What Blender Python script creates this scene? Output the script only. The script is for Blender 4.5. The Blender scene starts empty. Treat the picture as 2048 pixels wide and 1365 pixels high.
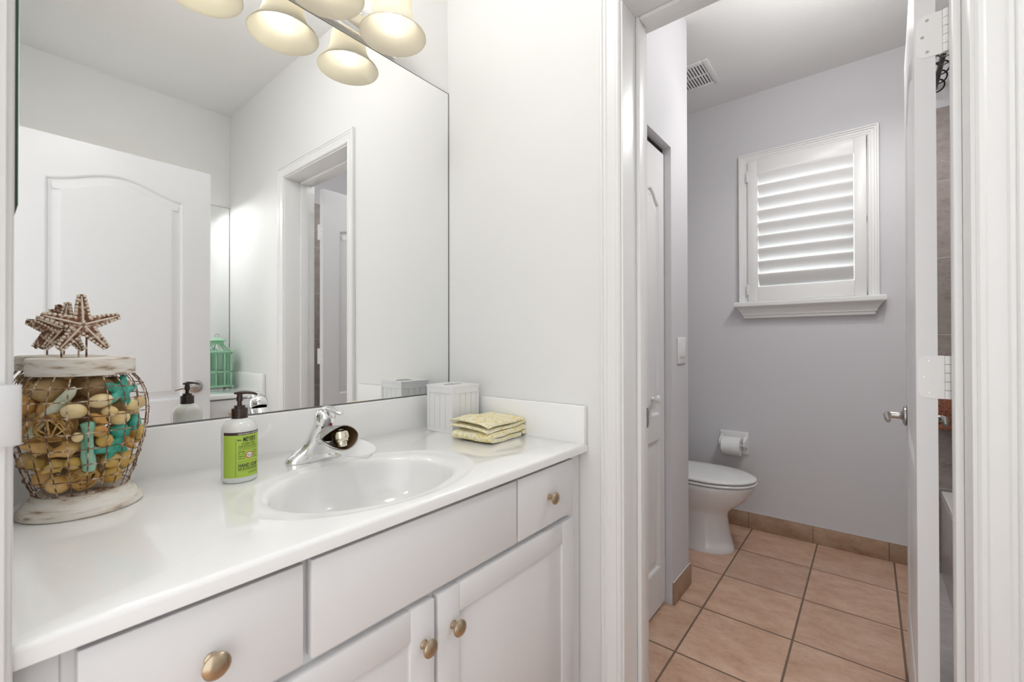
import bpy, bmesh, math, random
from mathutils import Vector, Matrix, noise
from mathutils.geometry import tessellate_polygon

PI = math.pi
SC = bpy.context.scene
COL = SC.collection
random.seed(7)

# ------------------------------------------------------------------ camera
EYE = Vector((-1.14, -1.2381, 1.1115))
FPX, YAW, PITCH, ROLL = 880.0, math.radians(39.10), math.radians(0.307), math.radians(-0.106)
fw = Vector((math.cos(YAW) * math.cos(PITCH), math.sin(YAW) * math.cos(PITCH), math.sin(PITCH)))
r0 = Vector((math.sin(YAW), -math.cos(YAW), 0))
u0 = r0.cross(fw)
rv = r0 * math.cos(ROLL) + u0 * math.sin(ROLL)
uv = -r0 * math.sin(ROLL) + u0 * math.cos(ROLL)
cam_d = bpy.data.cameras.new('camera')
cam_d.sensor_width = 36.0
cam_d.lens = FPX / 2048 * 36.0
cam_d.clip_start = 0.01
cam = bpy.data.objects.new('camera', cam_d)
COL.objects.link(cam)
cam.matrix_world = Matrix(((rv.x, uv.x, -fw.x, EYE.x), (rv.y, uv.y, -fw.y, EYE.y), (rv.z, uv.z, -fw.z, EYE.z), (0, 0, 0, 1)))
SC.camera = cam
cam_d.dof.use_dof = True
cam_d.dof.focus_distance = 1.3
cam_d.dof.aperture_fstop = 5.6

# ------------------------------------------------------------------ world, lights, exposure
world = bpy.data.worlds.new('daylight')
SC.world = world
world.use_nodes = True
bg = world.node_tree.nodes['Background']
bg.inputs[0].default_value = (0.96, 0.98, 1.0, 1)
bg.inputs[1].default_value = 1.5
sun_d = bpy.data.lights.new('sun', 'SUN'); sun_d.energy = 8.0; sun_d.angle = math.radians(4); sun_d.color = (0.97, 0.985, 1.0)
sun = bpy.data.objects.new('sun', sun_d); COL.objects.link(sun)
sun.rotation_euler = Vector((-0.75, 0.12, -0.65)).to_track_quat('-Z', 'Y').to_euler()   # shines on the outside of the shuttered window
SC.view_settings.view_transform = 'Standard'
SC.view_settings.look = 'None'
SC.view_settings.exposure = 0.29
SC.view_settings.gamma = 1.0
SC.view_settings.use_curve_mapping = False
BULB = 4.6            # bulbs of the vanity light
BATH_FILL = 8.5      # unseen ceiling light added to brighten the vanity room (W)
FAR_BULB = 4.0         # W in each bulb of the far vanity light
TUB_FILL = 22.0        # unseen recessed light added to brighten the tub side (W)
TOILET_FILL = 9.0    # unseen ceiling light added to brighten the toilet room (W)

# ------------------------------------------------------------------ helpers
def S(o, label=None, cat=None, group=None, kind=None):
    if label: o['label'] = label
    if cat: o['category'] = cat
    if group: o['group'] = group
    if kind: o['kind'] = kind
    return o

def thing(name, label, cat, loc=(0, 0, 0), group=None, kind=None):
    o = bpy.data.objects.new(name, None)
    o.empty_display_size = 0.05
    COL.objects.link(o)
    o.location = loc
    o.matrix_basis = Matrix.Translation(loc)
    return S(o, label, cat, group, kind)

class MB:
    """collects geometry in world coordinates"""
    def __init__(s):
        s.v = []; s.f = []; s.mi = []; s.cur = 0
    def add(s, verts, faces):
        n = len(s.v); key = {}; idx = []
        for p in verts:
            k = (round(p[0], 6), round(p[1], 6), round(p[2], 6))
            if k not in key: key[k] = n + len(key); s.v.append(tuple(p))
            idx.append(key[k])
        for f in faces:
            g = []
            for i in f:
                if not g or idx[i] != g[-1]: g.append(idx[i])
            if len(g) > 1 and g[0] == g[-1]: g.pop()
            if len(set(g)) == len(g) and len(g) >= 3: s.f.append(g); s.mi.append(s.cur)
        return s
    def box(s, x0, x1, y0, y1, z0, z1):
        x0, x1 = min(x0, x1), max(x0, x1); y0, y1 = min(y0, y1), max(y0, y1); z0, z1 = min(z0, z1), max(z0, z1)
        v = [(x0, y0, z0), (x1, y0, z0), (x1, y1, z0), (x0, y1, z0), (x0, y0, z1), (x1, y0, z1), (x1, y1, z1), (x0, y1, z1)]
        return s.add(v, [(0, 3, 2, 1), (4, 5, 6, 7), (0, 1, 5, 4), (1, 2, 6, 5), (2, 3, 7, 6), (3, 0, 4, 7)])
    def rings(s, rings, cap0=True, cap1=True, closed=True):
        n = len(rings[0]); v = [p for r in rings for p in r]; f = []
        for k in range(len(rings) - 1):
            for i in range(n if closed else n - 1):
                j = (i + 1) % n
                f.append((k * n + i, k * n + j, (k + 1) * n + j, (k + 1) * n + i))
        if cap0: f.append(tuple(reversed(range(n))))
        if cap1: f.append(tuple(range((len(rings) - 1) * n, len(rings) * n)))
        return s.add(v, f)
    def lathe(s, prof, c=(0, 0, 0), ax=(0, 0, 1), n=40, cap0=True, cap1=True):
        ax = Vector(ax).normalized(); q = Vector((0, 0, 1)).rotation_difference(ax); c = Vector(c)
        R = []
        for r, h in prof:
            R.append([c + q @ Vector((r * math.cos(2 * PI * i / n), r * math.sin(2 * PI * i / n), h)) for i in range(n)])
        return s.rings(R, cap0, cap1)
    def tube(s, pts, rad, n=10, caps=True, closed=False, flat=1.0):
        pts = [Vector(p) for p in pts]; m = len(pts)
        if not hasattr(rad, '__len__'): rad = [rad] * m
        R = []; prev = None
        for i, p in enumerate(pts):
            if closed: t = pts[(i + 1) % m] - pts[i - 1]
            else: t = pts[min(i + 1, m - 1)] - pts[max(i - 1, 0)]
            t.normalize()
            if prev is None:
                a = Vector((0, 0, 1)) if abs(t.z) < 0.9 else Vector((1, 0, 0))
                nrm = (a - t * a.dot(t)).normalized()
            else:
                nrm = (prev - t * prev.dot(t)).normalized()
            prev = nrm; b = t.cross(nrm)
            R.append([p + (nrm * math.cos(2 * PI * k / n) * flat + b * math.sin(2 * PI * k / n)) * rad[i] for k in range(n)])
        if closed: R.append(R[0]); caps = False
        return s.rings(R, caps, caps)
    def ball(s, c, rx, ry=None, rz=None, n=20, m=12, rot=None, wob=0.0, seed=0):
        ry = ry or rx; rz = rz or rx; c = Vector(c); R = []
        for k in range(1, m):
            a = PI * k / m; ring = []
            for i in range(n):
                b = 2 * PI * i / n
                p = Vector((math.sin(a) * math.cos(b), math.sin(a) * math.sin(b), -math.cos(a)))
                if wob: p *= 1 + wob * noise.noise(p * 1.6 + Vector((seed * 3.1, seed, 0)))
                p = Vector((p.x * rx, p.y * ry, p.z * rz))
                ring.append(c + (rot @ p if rot else p))
            R.append(ring)
        return s.rings(R)
    def prism(s, poly, fn, d0, d1):
        """poly 2d ccw, fn(a,b,d)->3d"""
        n = len(poly); v = [fn(a, b, d0) for a, b in poly] + [fn(a, b, d1) for a, b in poly]
        tri = tessellate_polygon([[Vector((a, b, 0)) for a, b in poly]])
        f = [tuple(t) for t in tri] + [tuple(i + n for i in reversed(t)) for t in tri]
        f += [(i, (i + 1) % n, n + (i + 1) % n, n + i) for i in range(n)]
        return s.add(v, f)
    def sweep(s, path, prof, fn, closed=False):
        """path: 2d polyline (a,b); prof: closed list of (offset to the left of travel, depth)"""
        m = len(path); R = []
        P = [Vector((a, b)) for a, b in path]
        for i in range(m):
            if closed: e0 = P[i] - P[i - 1]; e1 = P[(i + 1) % m] - P[i]
            else:
                e0 = P[i] - P[i - 1] if i else P[1] - P[0]
                e1 = P[i + 1] - P[i] if i < m - 1 else P[i] - P[i - 1]
            e0.normalize(); e1.normalize()
            n0 = Vector((-e0.y, e0.x)); n1 = Vector((-e1.y, e1.x))
            mt = (n0 + n1); mt = mt / max(mt.dot(n0), 1e-6)
            R.append([fn(P[i].x + mt.x * o, P[i].y + mt.y * o, d) for o, d in prof])
        if closed: R.append(R[0])
        return s.rings(R, not closed, not closed)
    def xf(s, M):
        s.v = [tuple(M @ Vector(p)) for p in s.v]; return s
    def build(s, name, mat, parent=None, smooth=True, bevel=0.0, segs=2, angle=40):
        me = bpy.data.meshes.new(name)
        me.from_pydata(s.v, [], s.f)
        mats = mat if isinstance(mat, (list, tuple)) else [mat]
        for m in mats: me.materials.append(m)
        bm = bmesh.new(); bm.from_mesh(me)
        for f, k in zip(bm.faces, s.mi): f.material_index = k
        bmesh.ops.recalc_face_normals(bm, faces=bm.faces)
        if bevel > 0:
            ed = [e for e in bm.edges if len(e.link_faces) == 2 and e.calc_face_angle(0) > math.radians(30)]
            bmesh.ops.bevel(bm, geom=ed, offset=bevel, segments=segs, profile=0.5, affect='EDGES', clamp_overlap=True)
        if smooth:
            for f in bm.faces: f.smooth = True
            for e in bm.edges:
                if len(e.link_faces) == 2 and e.calc_face_angle(0) > math.radians(angle): e.smooth = False
        bm.to_mesh(me); bm.free()
        o = bpy.data.objects.new(name, me)
        COL.objects.link(o)
        if parent is not None:
            o.parent = parent
            o.matrix_parent_inverse = parent.matrix_basis.inverted() if parent.parent is None and parent.type == 'EMPTY' else Matrix.Identity(4)
        return o

def copy_tree(o, loc=None, parent=None, inv=None):
    c = o.copy(); COL.objects.link(c)
    if parent is not None:
        c.parent = parent
    if loc is not None:
        c.location = loc
    for ch in list(o.children):
        copy_tree(ch, None, c)
    return c

# ------------------------------------------------------------------ materials
def mat(name, col, rough=0.5, metal=0.0, **kw):
    m = bpy.data.materials.new(name); m.use_nodes = True
    b = m.node_tree.nodes['Principled BSDF']
    b.inputs['Base Color'].default_value = (*col, 1)
    b.inputs['Roughness'].default_value = rough
    b.inputs['Metallic'].default_value = metal
    for k, v in kw.items():
        b.inputs[k.replace('_', ' ')].default_value = v
    return m

def nodes(m): return m.node_tree.nodes, m.node_tree.links, m.node_tree.nodes['Principled BSDF']

def add_bump(m, scale, strength, dist=0.002, detail=4, stretch=None):
    N, L, b = nodes(m)
    tc = N.new('ShaderNodeTexCoord'); nz = N.new('ShaderNodeTexNoise'); bp = N.new('ShaderNodeBump')
    nz.inputs['Scale'].default_value = scale; nz.inputs['Detail'].default_value = detail
    if stretch:
        mp = N.new('ShaderNodeMapping'); mp.inputs['Scale'].default_value = stretch
        L.new(tc.outputs['Object'], mp.inputs[0]); L.new(mp.outputs[0], nz.inputs['Vector'])
    else: L.new(tc.outputs['Object'], nz.inputs['Vector'])
    bp.inputs['Strength'].default_value = strength; bp.inputs['Distance'].default_value = dist
    L.new(nz.outputs['Fac'], bp.inputs['Height']); L.new(bp.outputs[0], b.inputs['Normal'])
    return m

def noise_mix(m, cols, scale, detail=6, lo=0.35, hi=0.65, stretch=None, rough=0.6):
    """noise driven colour ramp"""
    N, L, b = nodes(m)
    tc = N.new('ShaderNodeTexCoord'); nz = N.new('ShaderNodeTexNoise'); cr = N.new('ShaderNodeValToRGB')
    nz.inputs['Scale'].default_value = scale; nz.inputs['Detail'].default_value = detail; nz.inputs['Roughness'].default_value = rough
    src = tc.outputs['Object']
    if stretch:
        mp = N.new('ShaderNodeMapping'); mp.inputs['Scale'].default_value = stretch
        L.new(src, mp.inputs[0]); src = mp.outputs[0]
    L.new(src, nz.inputs['Vector'])
    el = cr.color_ramp.elements
    while len(el) < len(cols): el.new(0.5)
    for i, c in enumerate(cols):
        el[i].position = lo + (hi - lo) * i / (len(cols) - 1); el[i].color = (*c, 1)
    L.new(nz.outputs['Fac'], cr.inputs[0]); L.new(cr.outputs[0], b.inputs['Base Color'])
    return m

def tile_mat(name, cols, grout, sx, sy, ox, oy, width, rough=0.35, plane='xy', nscale=6.0):
    m = mat(name, cols[0], rough); N, L, b = nodes(m)
    noise_mix(m, cols, nscale, 12, 0.30, 0.70, rough=0.80, stretch=(1.9, 1.0, 1.6))
    ramp = [n for n in N if n.type == 'VALTORGB'][0]
    tc = N.new('ShaderNodeTexCoord'); sp = N.new('ShaderNodeSeparateXYZ')
    L.new(tc.outputs['Object'], sp.inputs[0])
    def M(op, a, c=None):
        n = N.new('ShaderNodeMath'); n.operation = op
        for i, q in enumerate((a, c)):
            if q is None: continue
            if isinstance(q, (int, float)): n.inputs[i].default_value = q
            else: L.new(q, n.inputs[i])
        return n.outputs[0]
    ds = []; cells = []
    for axis, size, off in ((plane[0], sx, ox), (plane[1], sy, oy)):
        t = M('DIVIDE', M('SUBTRACT', sp.outputs['xyz'.index(axis)], off), size)
        fr = M('FRACT', t); cells.append(M('FLOOR', t))
        ds.append(M('MULTIPLY', M('MINIMUM', fr, M('SUBTRACT', 1.0, fr)), size))
    g = M('LESS_THAN', M('MINIMUM', ds[0], ds[1]), width / 2)
    wn = N.new('ShaderNodeTexWhiteNoise'); wn.noise_dimensions = '2D'
    cb = N.new('ShaderNodeCombineXYZ'); L.new(cells[0], cb.inputs[0]); L.new(cells[1], cb.inputs[1]); L.new(cb.outputs[0], wn.inputs['Vector'])
    hs = N.new('ShaderNodeHueSaturation'); L.new(ramp.outputs[0], hs.inputs['Color'])
    L.new(M('ADD', M('MULTIPLY', wn.outputs['Value'], 0.16), 0.92), hs.inputs['Value'])
    # small dark pits of travertine
    n2 = N.new('ShaderNodeTexNoise'); n2.inputs['Scale'].default_value = 60; n2.inputs['Detail'].default_value = 6
    mp = N.new('ShaderNodeMapping'); mp.inputs['Scale'].default_value = (1.5, 0.5, 1.0)
    L.new(tc.outputs['Object'], mp.inputs[0]); L.new(mp.outputs[0], n2.inputs['Vector'])
    pit = N.new('ShaderNodeMapRange'); pit.inputs[1].default_value = 0.62; pit.inputs[2].default_value = 0.75; pit.inputs[4].default_value = 0.35
    L.new(n2.outputs['Fac'], pit.inputs[0])
    mx0 = N.new('ShaderNodeMix'); mx0.data_type = 'RGBA'; L.new(pit.outputs[0], mx0.inputs[0]); L.new(hs.outputs[0], mx0.inputs[6]); mx0.inputs[7].default_value = (*grout, 1)
    mx = N.new('ShaderNodeMix'); mx.data_type = 'RGBA'
    L.new(g, mx.inputs[0]); L.new(mx0.outputs[2], mx.inputs[6]); mx.inputs[7].default_value = (*grout, 1)
    L.new(mx.outputs[2], b.inputs['Base Color'])
    bp = N.new('ShaderNodeBump'); bp.inputs['Strength'].default_value = 0.5; bp.inputs['Distance'].default_value = 0.002; bp.invert = True
    L.new(g, bp.inputs['Height']); L.new(bp.outputs[0], b.inputs['Normal'])
    return m

def srgb(r, g, b):
    f = lambda c: (c / 255 / 12.92) if c / 255 <= 0.04045 else ((c / 255 + 0.055) / 1.055) ** 2.4
    return (f(r), f(g), f(b))

WALL = add_bump(mat('wall_paint', (0.80, 0.80, 0.79), 0.65), 180, 0.08, 0.001)
TWALL = add_bump(mat('toilet_room_wall', (0.665, 0.66, 0.685), 0.65), 180, 0.08, 0.001)  # toilet room walls, greyer and darker toned than WALL
CEIL = add_bump(mat('ceiling_paint', (0.82, 0.82, 0.815), 0.8), 70, 0.25, 0.002)
TRIM = mat('gloss_trim_paint', (0.82, 0.82, 0.815), 0.34)
DOORP = mat('door_paint', (0.755, 0.755, 0.765), 0.35)
CAB = mat('cabinet_white', (0.78, 0.78, 0.785), 0.38)
MARBLE = mat('cultured_marble', (0.90, 0.90, 0.89), 0.10, Coat_Weight=0.3, Coat_Roughness=0.04)
PORC = mat('white_porcelain', (0.82, 0.82, 0.825), 0.08)
CHROME = mat('chrome', (0.88, 0.88, 0.89), 0.06, 1.0)
NICKEL = mat('brushed_nickel', (0.52, 0.50, 0.48), 0.30, 1.0)
BRONZE = mat('champagne_bronze', (0.50, 0.40, 0.28), 0.28, 1.0)
MIRROR = mat('mirror_silver', (0.93, 0.94, 0.935), 0.0, 1.0)
GLASSEDGE = mat('glass_edge_green', (0.02, 0.07, 0.035), 0.2)
DARK = mat('dark_gap', (0.02, 0.02, 0.02), 0.8)
GREYEDGE = mat('mirror_edge_grey', (0.20, 0.20, 0.20), 0.4, 0.6)
def pane_mat(name, tint, gl):
    m = bpy.data.materials.new(name); m.use_nodes = True
    N, L = m.node_tree.nodes, m.node_tree.links; N.clear()
    o = N.new('ShaderNodeOutputMaterial'); a = N.new('ShaderNodeBsdfTransparent'); g = N.new('ShaderNodeBsdfGlossy'); x = N.new('ShaderNodeMixShader')
    a.inputs[0].default_value = (*tint, 1); g.inputs['Roughness'].default_value = 0.02; x.inputs[0].default_value = gl
    L.new(a.outputs[0], x.inputs[1]); L.new(g.outputs[0], x.inputs[2]); L.new(x.outputs[0], o.inputs[0])
    return m
GLASS = pane_mat('window_glass', (0.97, 0.98, 0.98), 0.05)
PLASTIC = mat('white_plastic', (0.80, 0.80, 0.80), 0.35)
FLOORT = tile_mat('terracotta_travertine_tile', [srgb(176, 136, 112), srgb(204, 168, 144), srgb(222, 194, 172)], srgb(120, 98, 80), 0.337, 0.320, 0.463, -1.009, 0.0075, 0.33)
BASET = tile_mat('travertine_base_tile', [srgb(138, 108, 84), srgb(170, 140, 116), srgb(184, 158, 138)], srgb(120, 98, 80), 0.32, 0.32, 0.02, -0.03, 0.004, 0.4, plane='xy')
GREYT = tile_mat('grey_shower_tile', [srgb(118, 108, 104), srgb(150, 140, 136), srgb(164, 156, 152)], srgb(180, 176, 172), 0.30, 0.37, 0.1, 0.41, 0.004, 0.3, plane='yz', nscale=14)
GREYF = tile_mat('grey_tile_pattern', [srgb(160, 156, 154), srgb(185, 182, 180), srgb(196, 192, 190)], srgb(214, 212, 210), 0.33, 0.33, 0.1, 0.05, 0.004, 0.3, plane='xy', nscale=14)

def emit_mat(name, col, strength):
    m = bpy.data.materials.new(name); m.use_nodes = True
    N, L = m.node_tree.nodes, m.node_tree.links
    N.clear()
    o = N.new('ShaderNodeOutputMaterial'); e = N.new('ShaderNodeEmission')
    e.inputs[0].default_value = (*col, 1); e.inputs[1].default_value = strength
    L.new(e.outputs[0], o.inputs[0]); return m

def shade_mat():
    m = bpy.data.materials.new('frosted_cream_glass'); m.use_nodes = True
    N, L = m.node_tree.nodes, m.node_tree.links; N.clear()
    o = N.new('ShaderNodeOutputMaterial'); d = N.new('ShaderNodeBsdfDiffuse'); t = N.new('ShaderNodeBsdfTranslucent')
    g = N.new('ShaderNodeBsdfGlossy'); m1 = N.new('ShaderNodeMixShader'); m2 = N.new('ShaderNodeMixShader')
    d.inputs[0].default_value = (0.84, 0.81, 0.72, 1); t.inputs[0].default_value = (0.84, 0.80, 0.68, 1)
    g.inputs['Roughness'].default_value = 0.2; g.inputs[0].default_value = (1, 1, 1, 1)
    m1.inputs[0].default_value = 0.5; m2.inputs[0].default_value = 0.04
    L.new(d.outputs[0], m1.inputs[1]); L.new(t.outputs[0], m1.inputs[2]); L.new(m1.outputs[0], m2.inputs[1]); L.new(g.outputs[0], m2.inputs[2]); L.new(m2.outputs[0], o.inputs[0])
    return m
SHADE = shade_mat()
BULBM = emit_mat('lit_bulb', (1.0, 0.95, 0.86), BULB)
LIGHTDISC = emit_mat('lit_diffuser', (1.0, 0.97, 0.93), 1.2)

# ------------------------------------------------------------------ dimensions
LX, OPP = -1.132, -2.243          # inner face of the entrance wall, face of the opposite wall
CZ, TZ = 2.70, 2.605              # ceilings
WX, CY, CX1 = 1.815, -0.585, 0.955  # window wall, closet wall face, end of closet wall
XYZ = lambda a, b, d: (a, b, d)

def structure(name, mb, m, label, cat, **kw):
    return S(mb.build(name, m, None, **kw), label, cat, kind='structure')

# ------------------------------------------------------------------ shell
structure('floor', MB().box(-2.6, 1.95, -2.4, 0.2, -0.1, 0.0), FLOORT, 'terracotta beige travertine tile floor with dark grout', 'floor', smooth=False)
structure('wall_back', MB().box(-1.25, 0.165, 0.0, 0.12, 0, CZ), WALL, 'white painted wall behind the big mirror over the near vanity', 'wall', smooth=False)
JL, JR, JH = -0.71, -1.381, 2.065
w = MB()
w.box(0, 0.165, JL + 0.018, 0.0, 0, CZ).box(0, 0.165, -2.243, JR - 0.018, 0, CZ).box(0, 0.165, JR - 0.018, JL + 0.018, JH + 0.018, CZ)
structure('wall_right', w, WALL, 'white painted end wall with the doorway to the toilet room', 'wall', smooth=False)
structure('wall_front', MB().box(-1.25, 0.165, OPP - 0.12, OPP, 0, CZ), WALL, 'white wall opposite the big mirror, seen only in the reflection', 'wall', smooth=False)
EL, ER, EH = -0.625, -1.545, 2.055
w = MB()
w.box(-1.25, LX, EL + 0.018, 0, 0, CZ).box(-1.25, LX, OPP, ER - 0.018, 0, CZ).box(-1.25, LX, ER - 0.018, EL + 0.018, EH + 0.018, CZ)
structure('wall_left', w, WALL, 'white entrance wall at the left end of the vanity', 'wall', smooth=False)
structure('ceiling', MB().box(-1.25, 0.165, OPP - 0.12, 0.12, CZ, CZ + 0.1), CEIL, 'white textured ceiling of the vanity room, seen in the mirror', 'ceiling', smooth=False)
structure('ceiling_toilet_room', MB().box(0.165, 1.95, -2.4, 0.2, TZ, TZ + 0.195), CEIL, 'white ceiling of the toilet room with the vent', 'ceiling', smooth=False)
# window wall with its opening
def wp(y, z, x=1.79):
    k = (x + 1.14) / (1.815 + 1.14)
    return (EYE.y + (y - EYE.y) * k, EYE.z + (z - EYE.z) * k)
WY0, WY1, WZ0, WZ1 = -0.668, -1.232, 1.36, 2.20
w = MB()
w.box(WX, 1.95, WY0, 0.2, 0, TZ).box(WX, 1.95, -2.4, WY1, 0, TZ).box(WX, 1.95, WY1, WY0, 0, WZ0).box(WX, 1.95, WY1, WY0, WZ1, TZ)
structure('wall_window', w, TWALL, 'grey wall with the shuttered window in the toilet room', 'wall', smooth=False)
# closet wall (recess for the bifold door) and its return into the toilet alcove
w = MB()
w.box(0.738, CX1, CY, CY + 0.10, 0, TZ).box(0.165, 0.738, CY, CY + 0.10, 1.945, TZ).box(CX1 - 0.10, CX1, CY + 0.10, -0.04, 0, TZ)
structure('wall_closet', w, TWALL, 'pale wall with the closet door left inside the toilet room', 'wall', smooth=False)
structure('wall_alcove', MB().box(0.165, WX, -0.04, 0.08, 0, TZ), TWALL, 'wall behind the toilet tank, hidden by the closet', 'wall', smooth=False)
structure('wall_shower', MB().box(0.165, WX, -2.37, -2.25, 0, TZ), TWALL, 'grey wall along the tub above the tiles, behind the open door', 'wall', smooth=False)
GREYS = tile_mat('grey_shower_tile_long', [srgb(118, 108, 104), srgb(150, 140, 136), srgb(164, 156, 152)], srgb(180, 176, 172), 0.30, 0.37, 0.1, 0.41, 0.004, 0.3, plane='xz', nscale=14)
structure('wall_shower_side_tile', MB().box(0.165, WX - 0.010, -2.25, -2.24, 0, 2.245), GREYS, 'grey brown stone tile along the tub, behind the open white door', 'wall tile', smooth=False)
structure('wall_shower_tile', MB().box(WX - 0.010, WX, -2.25, -1.475, 0, 2.245), GREYT, 'grey brown stone tile end wall of the tub, seen through the door gap', 'wall tile', smooth=False)
structure('floor_tub_strip', MB().box(0.17, WX - 0.012, -1.50, -1.385, 0.0, 0.004), GREYF, 'thin grey tile-patterned strip on the floor along the tub, seen through the door gap', 'floor', smooth=False)  # thin overlay on the floor tile, coloured grey with pale joints

# tile baseboards
def baseboard(name, b, label):
    o = structure(name, b, [BASET, TRIM], label, 'baseboard', bevel=0.002)
    return o
b = MB(); b.box(WX - 0.010, WX, -1.47, -0.04, 0, 0.092); b.cur = 1; b.box(WX - 0.008, WX, -1.47, -0.04, 0.092, 0.096)
baseboard('baseboard_window', b, 'brown travertine tile base under the window')
b = MB(); b.box(0.738, CX1 + 0.010, CY - 0.010, CY, 0, 0.092).box(CX1, CX1 + 0.010, CY, -0.05, 0, 0.092); b.cur = 1
b.box(0.738, CX1 + 0.008, CY - 0.008, CY, 0.092, 0.096).box(CX1, CX1 + 0.008, CY, -0.05, 0.092, 0.096)
baseboard('baseboard_closet', b, 'tan tile base wrapping the corner of the closet wall')

# ------------------------------------------------------------------ door casings and jambs
CASE = [(0.0, 0.0), (0.0, 0.008), (0.004, 0.012), (0.010, 0.0125), (0.014, 0.010), (0.022, 0.011), (0.036, 0.013), (0.0395, 0.0165), (0.045, 0.0165), (0.0475, 0.014), (0.050, 0.018), (0.055, 0.018), (0.058, 0.015), (0.058, 0.0)]
def jamb_frame(t, x0, x1, yl, yr, h, stop0, stop1):
    for a in ((yl, yl + 0.018, 0, h), (yr - 0.018, yr, 0, h), (yr - 0.018, yl + 0.018, h, h + 0.018)):
        MB().box(x0, x1, *a).build('jamb', TRIM, t, bevel=0.0015)
    for a in ((yl - 0.013, yl, 0, h), (yr, yr + 0.013, 0, h), (yr + 0.013, yl - 0.013, h - 0.013, h)):
        MB().box(stop0, stop1, *a).build('door_stop', TRIM, t, bevel=0.003)
t = thing('trim_1', 'white moulded casing and jamb of the toilet room doorway', 'door frame', (0, -1.05, 0), kind='structure')
jamb_frame(t, -0.002, 0.172, JL, JR, JH, 0.085, 0.13)
path = [(JL + 0.006, 0.0), (JL + 0.006, JH + 0.006), (JR - 0.006, JH + 0.006), (JR - 0.006, 0.0)]
# offsets point away from the opening: travelling up the left side the opening is on the right in (y mirrored) sense
prof = [(-o, d) for o, d in CASE]
MB().sweep([(-y, z) for y, z in path], [(o, d) for o, d in CASE], lambda a, b_, d: (-d, -a, b_)).build('casing', TRIM, t, angle=25)
MB().sweep([(-y, z) for y, z in path], [(o, d) for o, d in CASE], lambda a, b_, d: (0.165 + d, -a, b_)).build('casing', TRIM, t, angle=25)
p = MB().box(0.150, 0.1735, JL - 0.0008, JL + 0.0005, 0.853, 0.914).box(0.1722, 0.1765, JL - 0.0012, JL + 0.012, 0.862, 0.905)
S(p.build('strike_plate', NICKEL, t, bevel=0.0006), 'dull metal strike plate')

t = thing('trim_2', 'blurred white entrance door jamb at the left edge', 'door frame', (LX, -1.09, 0), kind='structure')
jamb_frame(t, -1.255, LX + 0.003, EL, ER, EH, -1.215, -1.17)
path = [(EL + 0.007, 0.0), (EL + 0.007, EH + 0.006), (ER - 0.006, EH + 0.006), (ER - 0.006, 0.0)]
path[0] = (path[0][0], 0.0)
MB().sweep([(-y, z) for y, z in path], [(o * 0.30, d) for o, d in CASE], lambda a, b_, d: (LX + d, -a, b_)).build('casing', TRIM, t, angle=25)
p = MB()
pr = [(0.0, 0.0), (0.0135, 0.0), (0.017, 0.0015), (0.0185, 0.004), (0.0165, 0.0035), (0.0125, 0.0018), (0.0, 0.0018)]
p.prism(pr, lambda a, b_, d: (LX + 0.004 + a, EL - 0.002 + b_, d), 1.018, 1.074)
S(p.build('strike_plate', mat('dull_white_metal', (0.62, 0.62, 0.62), 0.5), t, bevel=0.0008), 'white painted strike plate')

# ------------------------------------------------------------------ panel doors
def arch_panel(x0, x1, z0, z1, rise, n=28):
    pts = [(x0, z0), (x1, z0), (x1, z1)]
    if rise > 0:
        for i in range(1, n):
            s_ = i / n; x = x1 + (x0 - x1) * s_
            pts.append((x, z1 + rise * (0.5 - 0.5 * math.cos(2 * PI * s_)) ** 0.85))
    pts.append((x0, z1))
    return pts
def inset(poly, d):
    n = len(poly); out = []
    P = [Vector(p) for p in poly]
    for i in range(n):
        e0 = (P[i] - P[i - 1]).normalized(); e1 = (P[(i + 1) % n] - P[i]).normalized()
        n0 = Vector((-e0.y, e0.x)); n1 = Vector((-e1.y, e1.x)); mt = n0 + n1; mt /= max(mt.dot(n0), 0.2)
        out.append(tuple(P[i] + mt * d))
    return out
def door_slab(w_, h_, th, panels, fn):
    """slab from 0..w, 0..h, faces at d=0 and d=th with moulded panels; fn(a,b,d)->3d"""
    m = MB()
    outer = [(0, 0), (w_, 0), (w_, h_), (0, h_)]
    for side in (0, 1):
        D = (lambda q: -q) if side == 0 else (lambda q: th + q)
        loops = [outer] + panels
        flat = [p for l in loops for p in l]
        tri = tessellate_polygon([[Vector((a, b_, 0)) for a, b_ in l] for l in loops])
        m.add([fn(a, b_, D(0)) for a, b_ in flat], tri)
        for pl in panels:
            R = []
            for off, dep in ((0, 0), (0.006, -0.002), (0.012, -0.009), (0.020, -0.010), (0.028, -0.009), (0.048, -0.002), (0.052, -0.0015)):
                R.append([fn(a, b_, D(dep)) for a, b_ in inset(pl, off)])
            m.rings(R, False, False)
            last = inset(pl, 0.052)
            tri = tessellate_polygon([[Vector((a, b_, 0)) for a, b_ in last]])
            m.add([fn(a, b_, D(-0.0015)) for a, b_ in last], tri)
    n = 4
    v = [fn(a, b_, 0) for a, b_ in outer] + [fn(a, b_, th) for a, b_ in outer]
    m.add(v, [(i, (i + 1) % 4, 4 + (i + 1) % 4, 4 + i) for i in range(4)])
    return m
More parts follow.
